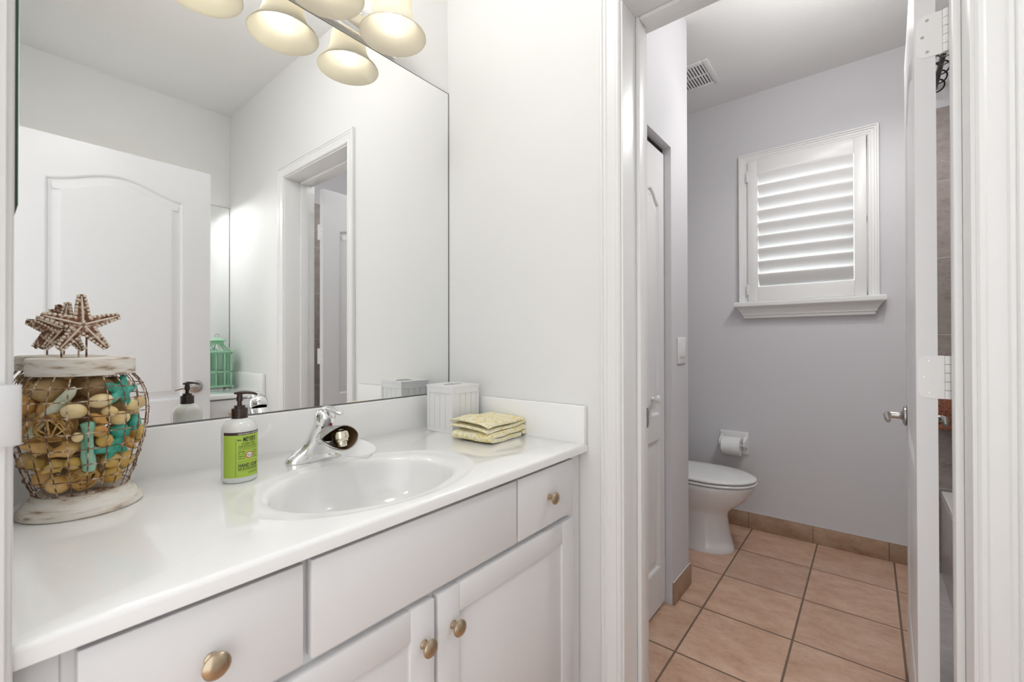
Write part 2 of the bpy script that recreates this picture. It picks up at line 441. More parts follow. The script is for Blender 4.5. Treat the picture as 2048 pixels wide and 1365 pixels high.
def lever_handle(parent, o, out, along, L=0.105):
    """rose at o on the leaf face, lever pointing along"""
    o, out, along = Vector(o), Vector(out), Vector(along)
    h = MB().lathe([(0.0, 0.0005), (0.030, 0.0005), (0.033, 0.003), (0.033, 0.007), (0.028, 0.010), (0.016, 0.012), (0.012, 0.016), (0.011, 0.022), (0.011, 0.046), (0.0, 0.046)], o, out, 28, False, False)
    pts, rad = [], []
    for i in range(11):
        s_ = i / 10
        pts.append(o + out * (0.047 + 0.004 * math.sin(s_ * PI)) + along * (L * s_ - 0.004) + Vector((0, 0, 0.004 * math.sin(s_ * PI) - 0.008 * s_ ** 3)))
        rad.append(0.0105 - 0.003 * s_ if i not in (0, 10) else 0.006)
    h.tube(pts, rad, 12)
    return h.build('lever_handle', NICKEL, parent)
def hinge(parent, fn, z0, m=TRIM):
    """leaf plate on fn(a along width, d out of the plate, z)"""
    H = 0.094; h = MB(); pts = []
    r = 0.016
    for c in ((0.004, 0), ):
        pass
    poly = [(0.0, 0.0), (0.042 - r, 0.0)] + [(0.042 - r + r * math.sin(k * PI / 12), r - r * math.cos(k * PI / 12)) for k in range(1, 7)] + [(0.042 - r + r * math.cos(k * PI / 12), H - r + r * math.sin(k * PI / 12)) for k in range(0, 7)] + [(0.0, H)]
    h.prism(poly, lambda a, b_, d: fn(a, d, z0 + b_), -0.0015, 0.0012)
    for k in range(5):
        c = [Vector(fn(-0.006 + 0.0058 * math.cos(q * PI / 5), 0.0058 * math.sin(q * PI / 5), z0 + k * H / 5 + 0.0006)) for q in range(10)]
        c2 = [Vector(fn(-0.006 + 0.0058 * math.cos(q * PI / 5), 0.0058 * math.sin(q * PI / 5), z0 + (k + 1) * H / 5 - 0.0006)) for q in range(10)]
        h.rings([c, c2])
    o = h.build('hinge', m, parent, angle=35)
    s_ = MB()
    for a, zz in ((0.024, 0.012), (0.032, H / 2), (0.024, H - 0.012)):
        c = Vector(fn(a, 0.0012, z0 + zz)); d = (Vector(fn(a, 1.0, z0 + zz)) - Vector(fn(a, 0.0, z0 + zz)))
        s_.lathe([(0.0, 0.0), (0.0032, 0.0), (0.003, 0.0006), (0.0, 0.0007)], c, d, 12, False, False)
        s_.add([], [])
    S(s_.build('screw', NICKEL, o), 'small grey screw heads')
    return o

# entrance door, open at right angles beside the camera (seen in the mirror)
DW, DH = 0.742, 2.025
t = thing('door_1', 'white entrance door with an arched upper panel, seen open in the mirror', 'door', (-1.115, -1.585, 0), kind='structure')
pn = [arch_panel(0.120, DW - 0.120, 0.81, 1.838, 0.066), arch_panel(0.120, DW - 0.120, 0.23, 0.66, 0.0)]
door_slab(DW, DH, 0.035, pn, lambda a, b_, d: (-1.06 + a, -1.557 - d, 0.012 + b_)).build('leaf', DOORP, t, angle=25)
lever_handle(t, (-1.06 + DW - 0.068, -1.557, 0.885), (0, 1, 0), (-1, 0, 0))
lever_handle(t, (-1.06 + DW - 0.068, -1.592, 0.885), (0, -1, 0), (-1, 0, 0))

# toilet room door, open 90 degrees into the toilet room
A2 = math.radians(-1.3)
DO = Vector((0.193, -1.3185, 0.010)); da = Vector((math.cos(A2), math.sin(A2), 0)); dn = Vector((math.sin(A2), -math.cos(A2), 0))
f2 = lambda a, b_, d: tuple(DO + da * a + dn * d + Vector((0, 0, b_)))
DW2 = 0.662
t = thing('door_2', 'white panelled door standing open into the toilet room, hinges on its edge', 'door', tuple(DO), kind='structure')
pn = [arch_panel(0.105, DW2 - 0.105, 0.79, 1.80, 0.065), arch_panel(0.105, DW2 - 0.105, 0.23, 0.66, 0.0)]
door_slab(DW2, 2.035, 0.035, pn, f2).build('leaf', DOORP, t, angle=25)
lever_handle(t, f2(DW2 - 0.066, 0.862, 0), tuple(-dn), tuple(-da))
lever_handle(t, f2(DW2 - 0.066, 0.862, 0.035), tuple(dn), tuple(-da))
for z0 in (0.21, 0.989, 1.742):
    hinge(t, lambda a, d, z: tuple(DO + dn * (0.0455 - a) - da * d + Vector((0, 0, z - 0.010))), z0)

# bifold closet door inside the recess
t = thing('door_3', 'white bifold closet door with arched panels, just inside the toilet room', 'door', (0.45, CY + 0.045, 0), kind='structure')
for x0 in (0.172, 0.456):
    pn = [arch_panel(0.05, 0.228, 0.80, 1.68, 0.055, 16), arch_panel(0.05, 0.228, 0.16, 0.70, 0.0)]
    door_slab(0.278, 1.908, 0.03, pn, lambda a, b_, d: (x0 + a, CY + 0.030 + d, 0.012 + b_)).build('leaf', DOORP, t, angle=25)
k = MB().lathe([(0.0, 0), (0.009, 0), (0.008, 0.010), (0.013, 0.016), (0.017, 0.024), (0.015, 0.031), (0.0, 0.034)], (0.60, CY + 0.030, 0.885), (0, -1, 0), 24, False, False)
k.build('knob', PLASTIC, t)
S(MB().box(0.172, 0.735, CY + 0.036, CY + 0.058, 1.931, 1.944).build('track', DARK, t), 'dark top track')

# ------------------------------------------------------------------ window, shutter
t = thing('window_1', 'window with moulded white casing and sill on the grey wall', 'window', (WX, -0.95, 1.36), kind='structure')
oy0, oz1 = wp(-0.622, 2.256); oy1, _ = wp(-1.275, 2.256)
fr0, frz = wp(-0.668, 2.204); fr1, _ = wp(-1.234, 2.204)
szt = 1.350
WCASE = [(0.0, 0.0), (0.0, 0.012), (0.006, 0.016), (0.012, 0.016), (0.014, 0.019), (0.026, 0.019), (0.028, 0.023), (0.036, 0.023), (0.038, 0.028), (0.045, 0.028), (0.047, 0.024), (0.047, 0.0)]
MB().sweep([(-fr0, szt), (-fr0, frz), (-fr1, frz), (-fr1, szt)], WCASE, lambda a, b_, d: (WX - d, -a, b_)).build('window_frame', TRIM, t, angle=25)
# sill: bullnose shelf over a crown moulding with mitred returns
sp = [(0.0, 1.354), (0.068, 1.354), (0.073, 1.350), (0.074, 1.340), (0.072, 1.328), (0.066, 1.322), (0.060, 1.319), (0.050, 1.305), (0.040, 1.290), (0.036, 1.280), (0.036, 1.276), (0.030, 1.275), (0.030, 1.262), (0.028, 1.258), (0.0, 1.258)]
m = MB(); R = []
y0s, y1s = wp(-0.645, 1.3, 1.77)[0], wp(-1.262, 1.3, 1.77)[0]
for ext, side in ((0, 0), (1, 0), (1, 1), (0, 1)):
    ring = []
    for d, z in sp:
        e = max(d - 0.028, 0)
        if side == 0: ring.append((WX - (d if ext else 0.0), y0s + e, z))
        else: ring.append((WX - (d if ext else 0.0), y1s - e, z))
    R.append(ring)
m.rings(R, True, True); m.build('window_sill', TRIM, t, angle=30)
# reveal lining and glass
m = MB(); m.box(WX - 0.002, 1.95, WY0, WY0 + 0.012, WZ0, WZ1).box(WX - 0.002, 1.95, WY1 - 0.012, WY1, WZ0, WZ1).box(WX, 1.95, WY1, WY0, WZ1, WZ1 + 0.012).box(WX, 1.95, WY1, WY0, WZ0 - 0.012, WZ0)
m.build('reveal', TRIM, t, smooth=False)
m = MB(); m.box(1.925, 1.94, WY1, WY0, WZ0, WZ0 + 0.03).box(1.925, 1.94, WY1, WY0, WZ1 - 0.03, WZ1).box(1.925, 1.94, WY1, WY1 + 0.03, WZ0, WZ1).box(1.925, 1.94, WY0 - 0.03, WY0, WZ0, WZ1).box(1.925, 1.94, WY1, WY0, 1.77, 1.80)
m.build('sash', TRIM, t, smooth=False)
MB().box(1.930, 1.934, WY1 + 0.03, WY0 - 0.03, WZ0 + 0.03, WZ1 - 0.03).build('pane', GLASS, t, smooth=False)

t = thing('plantation_shutter', 'white louvred shutter closed in the toilet room window', 'shutter', (1.79, -0.95, 1.36))
sx0, sx1 = 1.786, 1.812
ly0, ly1 = wp(-0.724, 2.0)[0], wp(-1.178, 2.0)[0]
lz0, lz1 = wp(-1, 1.447)[1], wp(-1, 2.124)[1]
py0, py1, pz0, pz1 = fr0 - 0.0035, fr1 + 0.0045, szt + 0.008, frz - 0.003
MB().box(sx0, sx1, ly0, py0, pz0, pz1).build('stile', TRIM, t, bevel=0.002)
MB().box(sx0, sx1, py1, ly1, pz0, pz1).build('stile', TRIM, t, bevel=0.002)
MB().box(sx0, sx1, ly1, ly0, lz1 + 0.002, pz1).build('rail', TRIM, t, bevel=0.002)
MB().box(sx0, sx1, ly1, ly0, pz0, lz0 - 0.002).build('rail', TRIM, t, bevel=0.002)
NL = 9; pitch = (lz1 - lz0) / NL; chord = 0.086; tilt = math.radians(53)
for i in range(NL):
    zc = lz0 + (i + 0.5) * pitch
    ring0, ring1 = [], []
    for q in range(20):
        a_ = 2 * PI * q / 20
        c_, h_ = chord / 2 * math.cos(a_), 0.0055 * math.sin(a_)
        px_ = -c_ * math.cos(tilt) + h_ * math.sin(tilt)
        pz_ = c_ * math.sin(tilt) + h_ * math.cos(tilt)
        ring0.append((1.799 + px_, ly0 - 0.003, zc + pz_)); ring1.append((1.799 + px_, ly1 + 0.003, zc + pz_))
    MB().rings([ring0, ring1]).build('louver', TRIM, t, angle=50)
for z0 in (pz0 + 0.04, pz1 - 0.12):
    m = MB().box(sx0 - 0.0025, sx0 + 0.002, py0 - 0.006, py0 + 0.008, z0, z0 + 0.06)
    m.tube([(sx0 - 0.004, py0 + 0.001, z0), (sx0 - 0.004, py0 + 0.001, z0 + 0.06)], 0.003, 8)
    m.build('hinge', PLASTIC, t)

# ------------------------------------------------------------------ vanities (one against the mirror wall, its twin opposite)
CT, CF = 0.820, -0.597
def loc_(flip):
    return (lambda p: (p[0], OPP - p[1], p[2])) if flip else (lambda p: tuple(p))
def vmb(flip, mb):
    f = loc_(flip); mb.v = [f(p) for p in mb.v]; return mb
def knob_mb(x, y, z):
    return MB().lathe([(0.0, -0.001), (0.0085, -0.001), (0.0085, 0.002), (0.0062, 0.004), (0.0055, 0.010), (0.0075, 0.014), (0.0135, 0.0165), (0.0162, 0.019), (0.0162, 0.0215), (0.013, 0.025), (0.007, 0.027), (0.0, 0.0275)], (x, y, z), (0, -1, 0), 28, False, False)
def shaker_mb(x0, x1, z0, z1, y0, y1, st=0.057):
    m = MB()
    m.box(x0, x0 + st, y0, y1, z0, z1).box(x1 - st, x1, y0, y1, z0, z1).box(x0 + st, x1 - st, y0, y1, z1 - st, z1).box(x0 + st, x1 - st, y0, y1, z0, z0 + st)
    m.box(x0 + st - 0.003, x1 - st + 0.003, y0 + 0.006, y1, z0 + st - 0.003, z1 - st + 0.003)
    return m
FY, DY = -0.568, -0.587
def make_vanity(flip, wh, labels):
    g = loc_(flip)
    t = thing('vanity_cabinet', labels[0], 'cabinet', g((-0.56, -0.3, 0)))
    m = MB()
    m.box(-1.129, -0.003, FY, FY + 0.018, 0.10, 0.7955)
    m.box(-1.108, -1.092, FY + 0.018, -0.004, 0.10, 0.7955).box(-0.019, -0.003, FY + 0.018, -0.004, 0.10, 0.7955)
    m.box(-1.092, -0.019, FY + 0.018, -0.004, 0.10, 0.116).box(-1.092, -0.019, -0.012, -0.004, 0.116, 0.66)
    m.box(-1.10, -0.01, -0.50, -0.484, 0.0, 0.10)
    vmb(flip, m).build('carcass', CAB, t, smooth=False)
    vmb(flip, MB().box(-1.129, -1.080, FY - 0.004, FY, 0.10, 0.790)).build('filler_strip', CAB, t, bevel=0.001)
    for x0, x1, kx in ((-1.068, -0.828, -0.946), (-0.314, -0.066, -0.186)):
        d = vmb(flip, MB().box(x0, x1, DY, FY, 0.637, 0.786)).build('drawer', CAB, t, bevel=0.0025)
        vmb(flip, knob_mb(kx, DY, 0.711)).build('knob', BRONZE, d)
    vmb(flip, MB().box(-0.816, -0.322, DY, FY, 0.637, 0.786)).build('false_drawer_front', CAB, t, bevel=0.0025)
    for x0, x1, kx in ((-1.068, -0.576, -0.603), (-0.566, -0.066, -0.528)):
        d = vmb(flip, shaker_mb(x0, x1, 0.125, 0.622, DY, FY)).build('door', CAB, t, bevel=0.0018)
        vmb(flip, knob_mb(kx, DY, 0.548)).build('knob', BRONZE, d)
    # one-piece top with basin, back and side splash
    v = thing('countertop', labels[1], 'countertop', g((-0.56, -0.3, CT)))
    X0, X1, Y0, Y1 = -1.1305, -0.002, CF, -0.002
    bx, by, ba, bb = -0.590, -0.388, 0.200, 0.152
    angs = [2 * PI * i / 112 for i in range(112)]
    for cx, cy in ((X0, Y0), (X1, Y0), (X1, Y1), (X0, Y1)):
        a_ = math.atan2(cy - by, cx - bx) % (2 * PI)
        k = min(range(len(angs)), key=lambda i: abs(angs[i] - a_)); angs[k] = a_
    angs.sort()
    def rect(off, z):
        r = []
        for a_ in angs:
            c_, s_ = math.cos(a_), math.sin(a_)
            ts = []
            if c_ > 1e-9: ts.append((X1 - bx) / c_)
            if c_ < -1e-9: ts.append((X0 - bx) / c_)
            if s_ > 1e-9: ts.append((Y1 - by) / s_)
            if s_ < -1e-9: ts.append((Y0 - by) / s_)
            q = min(ts); x, y = bx + c_ * q, by + s_ * q
            r.append((min(max(x, X0 + off), X1 - off), min(max(y, Y0 + off), Y1 - off), z))
        return r
    def ell(k, z, kb=None):
        kb = k if kb is None else kb
        out = []
        for a_ in angs:   # same polar angle on the ellipse
            c_, s_ = math.cos(a_), math.sin(a_)
            q = 1 / math.sqrt((c_ / (ba * k)) ** 2 + (s_ / (bb * kb)) ** 2)
            out.append((bx + c_ * q, by + s_ * q, z))
        return out
    Rg = [rect(0.0, CT - 0.024), rect(0.0, CT - 0.008), rect(0.0008, CT - 0.0045), rect(0.0035, CT - 0.0012), rect(0.008, CT)]
    Rg += [ell(1.36, CT, 1.28), ell(1.335, CT + 0.0004, 1.26), ell(1.31, CT + 0.0004, 1.24), ell(1.28, CT - 0.0006, 1.215), ell(1.25, CT - 0.0014, 1.19), ell(1.15, CT - 0.0022, 1.12), ell(1.09, CT - 0.0028, 1.07), ell(1.05, CT - 0.0042, 1.04), ell(1.02, CT - 0.0072, 1.015), ell(1.0, CT - 0.0115, 0.997), ell(0.987, CT - 0.017, 0.984)]
    for q in range(1, 12):
        a_ = q / 11 * PI / 2
        Rg.append(ell(0.957 * math.cos(a_) ** 0.62 + 0.02, CT - 0.019 - 0.110 * math.sin(a_)))
    vmb(flip, MB().rings(Rg, False, True)).build('slab', MARBLE, v, angle=60)
    vmb(flip, MB().box(X0, X1, -0.020, -0.001, CT - 0.004, 0.928)).build('backsplash', MARBLE, v, bevel=0.003)
    vmb(flip, MB().box(-0.020, -0.001, CF + 0.001, -0.019, CT - 0.004, 0.928)).build('side_splash', MARBLE, v, bevel=0.003)
    vmb(flip, MB().lathe([(0.0, 0.004), (0.018, 0.004), (0.022, 0.002), (0.022, 0.0), (0.0, 0.0)], (bx, by, CT - 0.129), (0, 0, 1), 24, False, False)).build('drain', CHROME, v)
    # frameless wall mirror in a thin channel
    w_ = thing('wall_mirror', labels[2], 'mirror', g((-0.56, 0, 1.5)))
    vmb(flip, MB().box(-1.126, -0.004, -0.0055, -0.0005, 0.9315, 2.055)).build('glass', MIRROR, w_, smooth=False)
    m = MB().box(-1.128, -0.002, -0.0068, -0.0002, 0.9285, 0.9315).box(-0.004, -0.0018, -0.0068, -0.0002, 0.9285, 2.057).box(-1.128, -0.002, -0.0064, -0.0002, 2.055, 2.0568)
    S(vmb(flip, m).build('edge_channel', GREYEDGE, w_, smooth=False), 'thin grey edge')
make_vanity(False, None, ('white vanity cabinet with bronze knobs under the near marble top', 'glossy white one-piece vanity top with oval basin, holding the soap bottle', 'large frameless mirror above the near vanity'))
make_vanity(True, None, ('white vanity cabinet on the opposite side, seen only in the mirror', 'white vanity top under the green lantern, seen in the mirror', 'frameless mirror on the opposite wall, behind the green lantern'))

# surface mirror cabinet on the entrance wall: only its green glass edge shows
t = thing('medicine_cabinet', 'mirrored wall cabinet at far left, only its dark green glass edge showing', 'cabinet', (LX, -0.30, 1.6))
MB().box(LX - 0.001, LX + 0.020, -0.440, -0.215, 1.284, 2.14).build('body', CAB, t, bevel=0.001)
S(MB().box(LX + 0.0202, LX + 0.0275, -0.445, -0.210, 1.278, 2.147).build('glass_edge', GLASSEDGE, t, bevel=0.001), 'dark green polished glass edge')
MB().box(LX + 0.0276, LX + 0.0281, -0.441, -0.214, 1.282, 2.143).build('mirror_face', MIRROR, t, smooth=False)

# ------------------------------------------------------------------ vanity light
FXS = (-0.763, -0.552, -0.341); LYY, MZ = -0.130, 2.037
def vanity_light(flip, label):
    t = thing('vanity_light', label, 'wall lamp', loc_(flip)((-0.552, 0, 2.12)))
    m = MB()
    bar = [(0.0, 2.066), (0.010, 2.066), (0.013, 2.070), (0.013, 2.078), (0.020, 2.081), (0.030, 2.090), (0.036, 2.102), (0.038, 2.115), (0.036, 2.128), (0.030, 2.140), (0.020, 2.149), (0.013, 2.152), (0.013, 2.160), (0.010, 2.164), (0.0, 2.164)]
    m.rings([[(x, -d, z) for d, z in bar] for x in (-0.865, -0.245)])
    vmb(flip, m).build('backplate', CHROME, t, angle=30)
    for x in FXS:
        a = MB()
        a.lathe([(0.0, 0.0), (0.024, 0.0), (0.024, 0.004), (0.016, 0.009), (0.0, 0.010)], (x, -0.036, 2.115), (0, -1, 0), 24, False, False)
        pts = []
        for i in range(17):
            s_ = i / 16
            an = -0.35 * PI + s_ * 1.35 * PI
            pts.append((x, -0.040 - 0.09 * s_, 2.115 + 0.085 * math.sin(s_ * PI * 0.78) ** 1.2))
        pts.append((x, LYY - 0.001, 2.155))
        a.tube(pts, 0.0075, 12)
        ao = vmb(flip, a).build('arm', CHROME, t)
        c = MB().lathe([(0.0, 0.152), (0.012, 0.151), (0.020, 0.146), (0.029, 0.134), (0.031, 0.122), (0.031, 0.116), (0.0, 0.116)], (x, LYY, MZ), (0, 0, 1), 28, False, False)
        vmb(flip, c).build('shade_holder', CHROME, t)
        outer = [(0.030, 0.128), (0.040, 0.126), (0.050, 0.118), (0.0545, 0.104), (0.0555, 0.088), (0.057, 0.072), (0.061, 0.056), (0.067, 0.041), (0.076, 0.027), (0.086, 0.015), (0.094, 0.007), (0.0975, 0.001)]
        inner = [(r - 0.0032, z - 0.001) for r, z in reversed(outer)]
        inner[0] = (0.0945, 0.0002)
        s_ = MB().lathe(outer + [(0.0965, -0.001)] + inner, (x, LYY, MZ), (0, 0, 1), 56, False, False)
        so = vmb(flip, s_).build('shade', SHADE, t, angle=80)
        b = MB().lathe([(0.012, 0.112), (0.013, 0.095), (0.016, 0.085), (0.025, 0.066), (0.029, 0.048), (0.027, 0.034), (0.020, 0.023), (0.010, 0.017), (0.0, 0.016)], (x, LYY, MZ), (0, 0, 1), 24, False, False)
        bo = vmb(flip, b).build('bulb', BULBM, t)
        if flip:
            ld = bpy.data.lights.new('bulb_light', 'POINT'); ld.energy = FAR_BULB; ld.shadow_soft_size = 0.025; ld.color = (0.98, 0.985, 1.0)
            lo = bpy.data.objects.new('bulb_light', ld); COL.objects.link(lo); lo.parent = bo; lo.location = (x, OPP - LYY, MZ + 0.012)
vanity_light(False, 'chrome bar light with three lit cream bell shades above the near mirror')
vanity_light(True, 'twin chrome bar light above the far mirror, hidden behind the entrance door')

# unseen round ceiling lights, added to brighten the two rooms
def added_ceiling_light(x, y, z, W, label):
    t = thing('added_ceiling_light', label, 'added light', (x, y, z))
    MB().lathe([(0.0, 0.0), (0.07, 0.0), (0.07, -0.012), (0.055, -0.022), (0.010, -0.026), (0.009, -0.13), (0.0, -0.13)], (x, y, z), (0, 0, 1), 36, False, False).build('base', TRIM, t)
    MB().lathe([(0.0, -0.125), (0.085, -0.13), (0.12, -0.145), (0.118, -0.160), (0.09, -0.172), (0.0, -0.176)], (x, y, z), (0, 0, 1), 36, False, False).build('diffuser', LIGHTDISC, t)
    ld = bpy.data.lights.new('fill_light', 'POINT'); ld.shadow_soft_size = 0.12; ld.energy = W; ld.color = (1.0, 0.985, 0.965)
    lo = bpy.data.objects.new('fill_light', ld); COL.objects.link(lo)
    lo.parent = t; lo.matrix_parent_inverse = Matrix.Identity(4); lo.location = (0, 0, -0.31)  # point light hangs unseen below the added diffuser
    return t
added_ceiling_light(-0.75, -0.50, CZ, BATH_FILL, 'unseen round white ceiling light added to brighten the vanity room')
added_ceiling_light(0.80, -1.18, TZ, TOILET_FILL, 'unseen round white ceiling light added to brighten the toilet room')
t = thing('added_recessed_light', 'small recessed ceiling light added to brighten the toilet room, unseen behind the open door', 'added light', (0.97, -1.395, TZ))  # added light, kept out of view, to brighten the toilet room
MB().lathe([(0.048, 0.0), (0.062, 0.0), (0.062, -0.003), (0.052, -0.006), (0.048, -0.004)], (0.97, -1.395, TZ), (0, 0, 1), 32, False, False).build('added_trim_ring', TRIM, t)
MB().lathe([(0.0, -0.001), (0.048, -0.001), (0.046, -0.004), (0.0, -0.006)], (0.97, -1.395, TZ), (0, 0, 1), 32, False, False).build('diffuser', LIGHTDISC, t)
ld = bpy.data.lights.new('tub_fill_light', 'SPOT'); ld.spot_size = math.radians(150); ld.spot_blend = 0.6; ld.shadow_soft_size = 0.04; ld.energy = TUB_FILL; ld.color = (1.0, 0.985, 0.97)
lo = bpy.data.objects.new('tub_fill_light', ld); COL.objects.link(lo); lo.parent = t; lo.location = (0, 0, -0.02)

# ------------------------------------------------------------------ faucet
FX, FYY = -0.592, -0.148
t = thing('faucet', 'chrome single lever faucet behind the basin', 'faucet', (FX, FYY, CT))
Rg = []
lean = lambda z: -0.052 * max(0.0, min((z - 0.018) / 0.085, 1.2)) ** 1.15
for z, a_, b_, ex in ((0.0006, 0.070, 0.027, 2.4), (0.006, 0.0705, 0.0272, 2.4), (0.013, 0.066, 0.026, 2.3), (0.021, 0.055, 0.0255, 2.2), (0.030, 0.043, 0.025, 2.1), (0.040, 0.0335, 0.0248, 2), (0.052, 0.0282, 0.0245, 2), (0.066, 0.0255, 0.0242, 2), (0.080, 0.0242, 0.0238, 2), (0.094, 0.0236, 0.0236, 2), (0.099, 0.0228, 0.0228, 2)):
    ring = []
    for i in range(48):
        q = 2 * PI * i / 48
        c_, s_ = math.cos(q), math.sin(q)
        ring.append((FX + a_ * math.copysign(abs(c_) ** (2 / ex), c_), FYY + lean(z) + b_ * math.copysign(abs(s_) ** (2 / ex), s_), CT + z + 0.12 * b_ * s_ * min(z / 0.06, 1)))
    Rg.append(ring)
MB().rings(Rg).build('body', CHROME, t, angle=50)
TL = Vector((0, -0.46, 0.89)).normalized(); LC = Vector((FX, FYY + lean(0.099), CT + 0.0995))
m = MB().lathe([(0.0226, 0.001), (0.0242, 0.003), (0.0242, 0.014), (0.0232, 0.022), (0.0205, 0.029), (0.014, 0.034), (0.0, 0.036)], LC, TL, 36, True, False)
pts = [LC + Vector((0, 0.006, 0.026)), LC + Vector((0, -0.012, 0.034)), LC + Vector((0, -0.032, 0.036)), LC + Vector((0, -0.052, 0.033)), LC + Vector((0, -0.068, 0.0295)), LC + Vector((0, -0.078, 0.0285)), LC + Vector((0, -0.083, 0.0285))]
m.tube(pts, [0.012, 0.0150, 0.0128, 0.0108, 0.0100, 0.0088, 0.004], 16, flat=0.5)
lv = m.build('lever', CHROME, t, angle=50)
S(MB().lathe([(0.0, 0.0), (0.004, 0.0), (0.0035, 0.0015), (0.0, 0.002)], LC + TL * 0.008 + Vector((0.004, -0.0216, -0.011)), (0, -0.89, -0.46), 14, False, False).build('temperature_mark', mat('red_mark', (0.35, 0.02, 0.02), 0.3), lv), 'small red dot')
pts = [(FX, FYY - 0.022, CT + 0.056), (FX, FYY - 0.045, CT + 0.064), (FX, FYY - 0.070, CT + 0.071), (FX, FYY - 0.095, CT + 0.076), (FX, FYY - 0.118, CT + 0.079), (FX, FYY - 0.129, CT + 0.079)]
m = MB().tube(pts, [0.019, 0.0178, 0.0168, 0.0160, 0.0155, 0.0125], 20)
m.build('spout', CHROME, t, angle=50)
m = MB().lathe([(0.0, 0.0), (0.0120, 0.0), (0.0128, 0.001), (0.0128, 0.011), (0.0158, 0.012), (0.0165, 0.017), (0.0185, 0.019), (0.0190, 0.028), (0.0175, 0.035), (0.012, 0.039), (0.0, 0.040)], (FX, FYY - 0.134, CT + 0.050), (0, 0.30, 1), 28, False, False)
S(m.build('aerator', mat('aged_chrome', (0.78, 0.73, 0.60), 0.14, 1.0), t), 'brassy ribbed aerator')

# child's spout extender pushed over the spout
EXT = mat('grey_rubber', (0.40, 0.38, 0.36), 0.2); EXTI = mat('brown_rubber', (0.12, 0.07, 0.032), 0.3)
EXTW = mat('white_silicone', (0.84, 0.84, 0.84), 0.3)
t = thing('spout_extender', 'white and brown rubber spout extender pushed over the faucet spout', 'faucet extender', (FX, FYY - 0.1, CT + 0.06))
m = MB()
def ext_ring(s_, k=0.0):
    """round collar flaring to a lemon shaped mouth"""
    e_ = s_ ** 1.3
    w_ = 0.0205 + 0.0265 * e_ - k; h_ = 0.0215 + 0.0070 * e_ - k
    cy = FYY - 0.068 - 0.070 * s_; cz = CT + 0.0715 + 0.002 * s_
    r = []
    for i in range(48):
        q = 2 * PI * i / 48
        c_, sn = math.cos(q), math.sin(q)
        zl = math.copysign(max(1 - abs(c_) ** (2 - 0.35 * s_), 0.0) ** (0.5 + 0.32 * s_), sn)
        r.append((FX + w_ * c_, cy + 0.014 * s_ * abs(c_) ** 2 - 0.012 * s_ * max(-sn, 0), cz + h_ * zl))
    return r
outer = [ext_ring(i / 8) for i in range(9)]
inner = [ext_ring(i / 8, 0.0016) for i in range(8, -1, -1)]
m.rings(outer, False, False); m.rings([outer[-1], inner[0]], False, False)
m.cur = 1; m.rings(inner, False, False)
S(m.build('sleeve', [EXT, EXTI], t, angle=60), 'flared sleeve, grey outside and brown inside')
m = MB(); G = []; NI, NJ = 20, 20
for j in range(NJ + 1):
    s_ = j / NJ; row = []
    hw = 0.040 + 0.006 * min(s_ / 0.4, 1) if s_ < 0.5 else 0.046 * math.sqrt(max(1 - ((s_ - 0.5) / 0.5) ** 2, 0.0)) + 0.0005
    for i in range(NI + 1):
        k = -1 + 2 * i / NI
        G_z = CT + 0.046 - 0.004 * s_ + 0.020 * abs(k) ** 2.0 * (1 - 0.6 * s_)
        row.append((FX + hw * k, FYY - 0.128 + 0.022 * abs(k) ** 2 * (1 - s_) - 0.112 * s_, G_z))
    G.append(row)
G2 = [[(x, y, z - 0.0022) for x, y, z in row] for row in G]
m.rings(G, False, False, closed=False); m.rings(G2, False, False, closed=False)
edge = [r[0] for r in G] + G[-1][1:-1] + [r[-1] for r in reversed(G)] + list(reversed(G[0][1:-1]))
edge2 = [r[0] for r in G2] + G2[-1][1:-1] + [r[-1] for r in reversed(G2)] + list(reversed(G2[0][1:-1]))
m.rings([edge, edge2], False, False)
S(m.build('tongue', EXTW, t, angle=70), 'white rounded water trough')

# ------------------------------------------------------------------ soap bottle
SX, SY, SR = -0.775, -0.187, 0.0335
t = thing('soap_bottle', 'clear hand soap bottle with green label and dark brown pump', 'soap bottle', (SX, SY, CT))
MILK = mat('milky_plastic', (0.86, 0.86, 0.82), 0.18, Transmission_Weight=0.15, Subsurface_Weight=0.2)
m = MB().lathe([(0.0, 0.0), (0.029, 0.0), (0.032, 0.002), (SR, 0.006), (SR, 0.108), (0.0328, 0.113), (0.030, 0.120), (0.024, 0.127), (0.017, 0.131), (0.0150, 0.133), (0.0150, 0.136), (0.0, 0.136)], (SX, SY, CT), (0, 0, 1), 48, False, False)
m.build('bottle', MILK, t)
BROWN = mat('dark_brown_plastic', srgb(52, 34, 28), 0.22)
m = MB().lathe([(0.0145, 0.1315), (0.0155, 0.132), (0.0155, 0.152), (0.0140, 0.154), (0.0105, 0.1545), (0.0105, 0.159), (0.0085, 0.160), (0.0, 0.160)], (SX, SY, CT), (0, 0, 1), 36, False, False)
m.build('cap', BROWN, t)
pd = Vector((0.90, -0.43, 0)).normalized()
m = MB().lathe([(0.0045, 0.158), (0.0045, 0.168), (0.0062, 0.169), (0.0062, 0.178), (0.0050, 0.180), (0.0058, 0.184), (0.007, 0.188), (0.0, 0.1895)], (SX, SY, CT), (0, 0, 1), 20, False, False)
P0 = Vector((SX, SY, CT + 0.1855))
m.tube([P0 - pd * 0.010, P0 + pd * 0.002 + Vector((0, 0, 0.0015)), P0 + pd * 0.014 + Vector((0, 0, 0.001)), P0 + pd * 0.026 + Vector((0, 0, -0.001)), P0 + pd * 0.033 + Vector((0, 0, -0.004))], [0.004, 0.0068, 0.0058, 0.0046, 0.0038], 12, flat=0.6)
m.build('pump', BROWN, t)
LB = math.atan2(-1.053, -0.365) + math.radians(30)   # direction the label faces
GREENL = mat('lime_label', srgb(172, 200, 74), 0.45); BLACKI = mat('dark_ink', (0.02, 0.02, 0.018), 0.5)
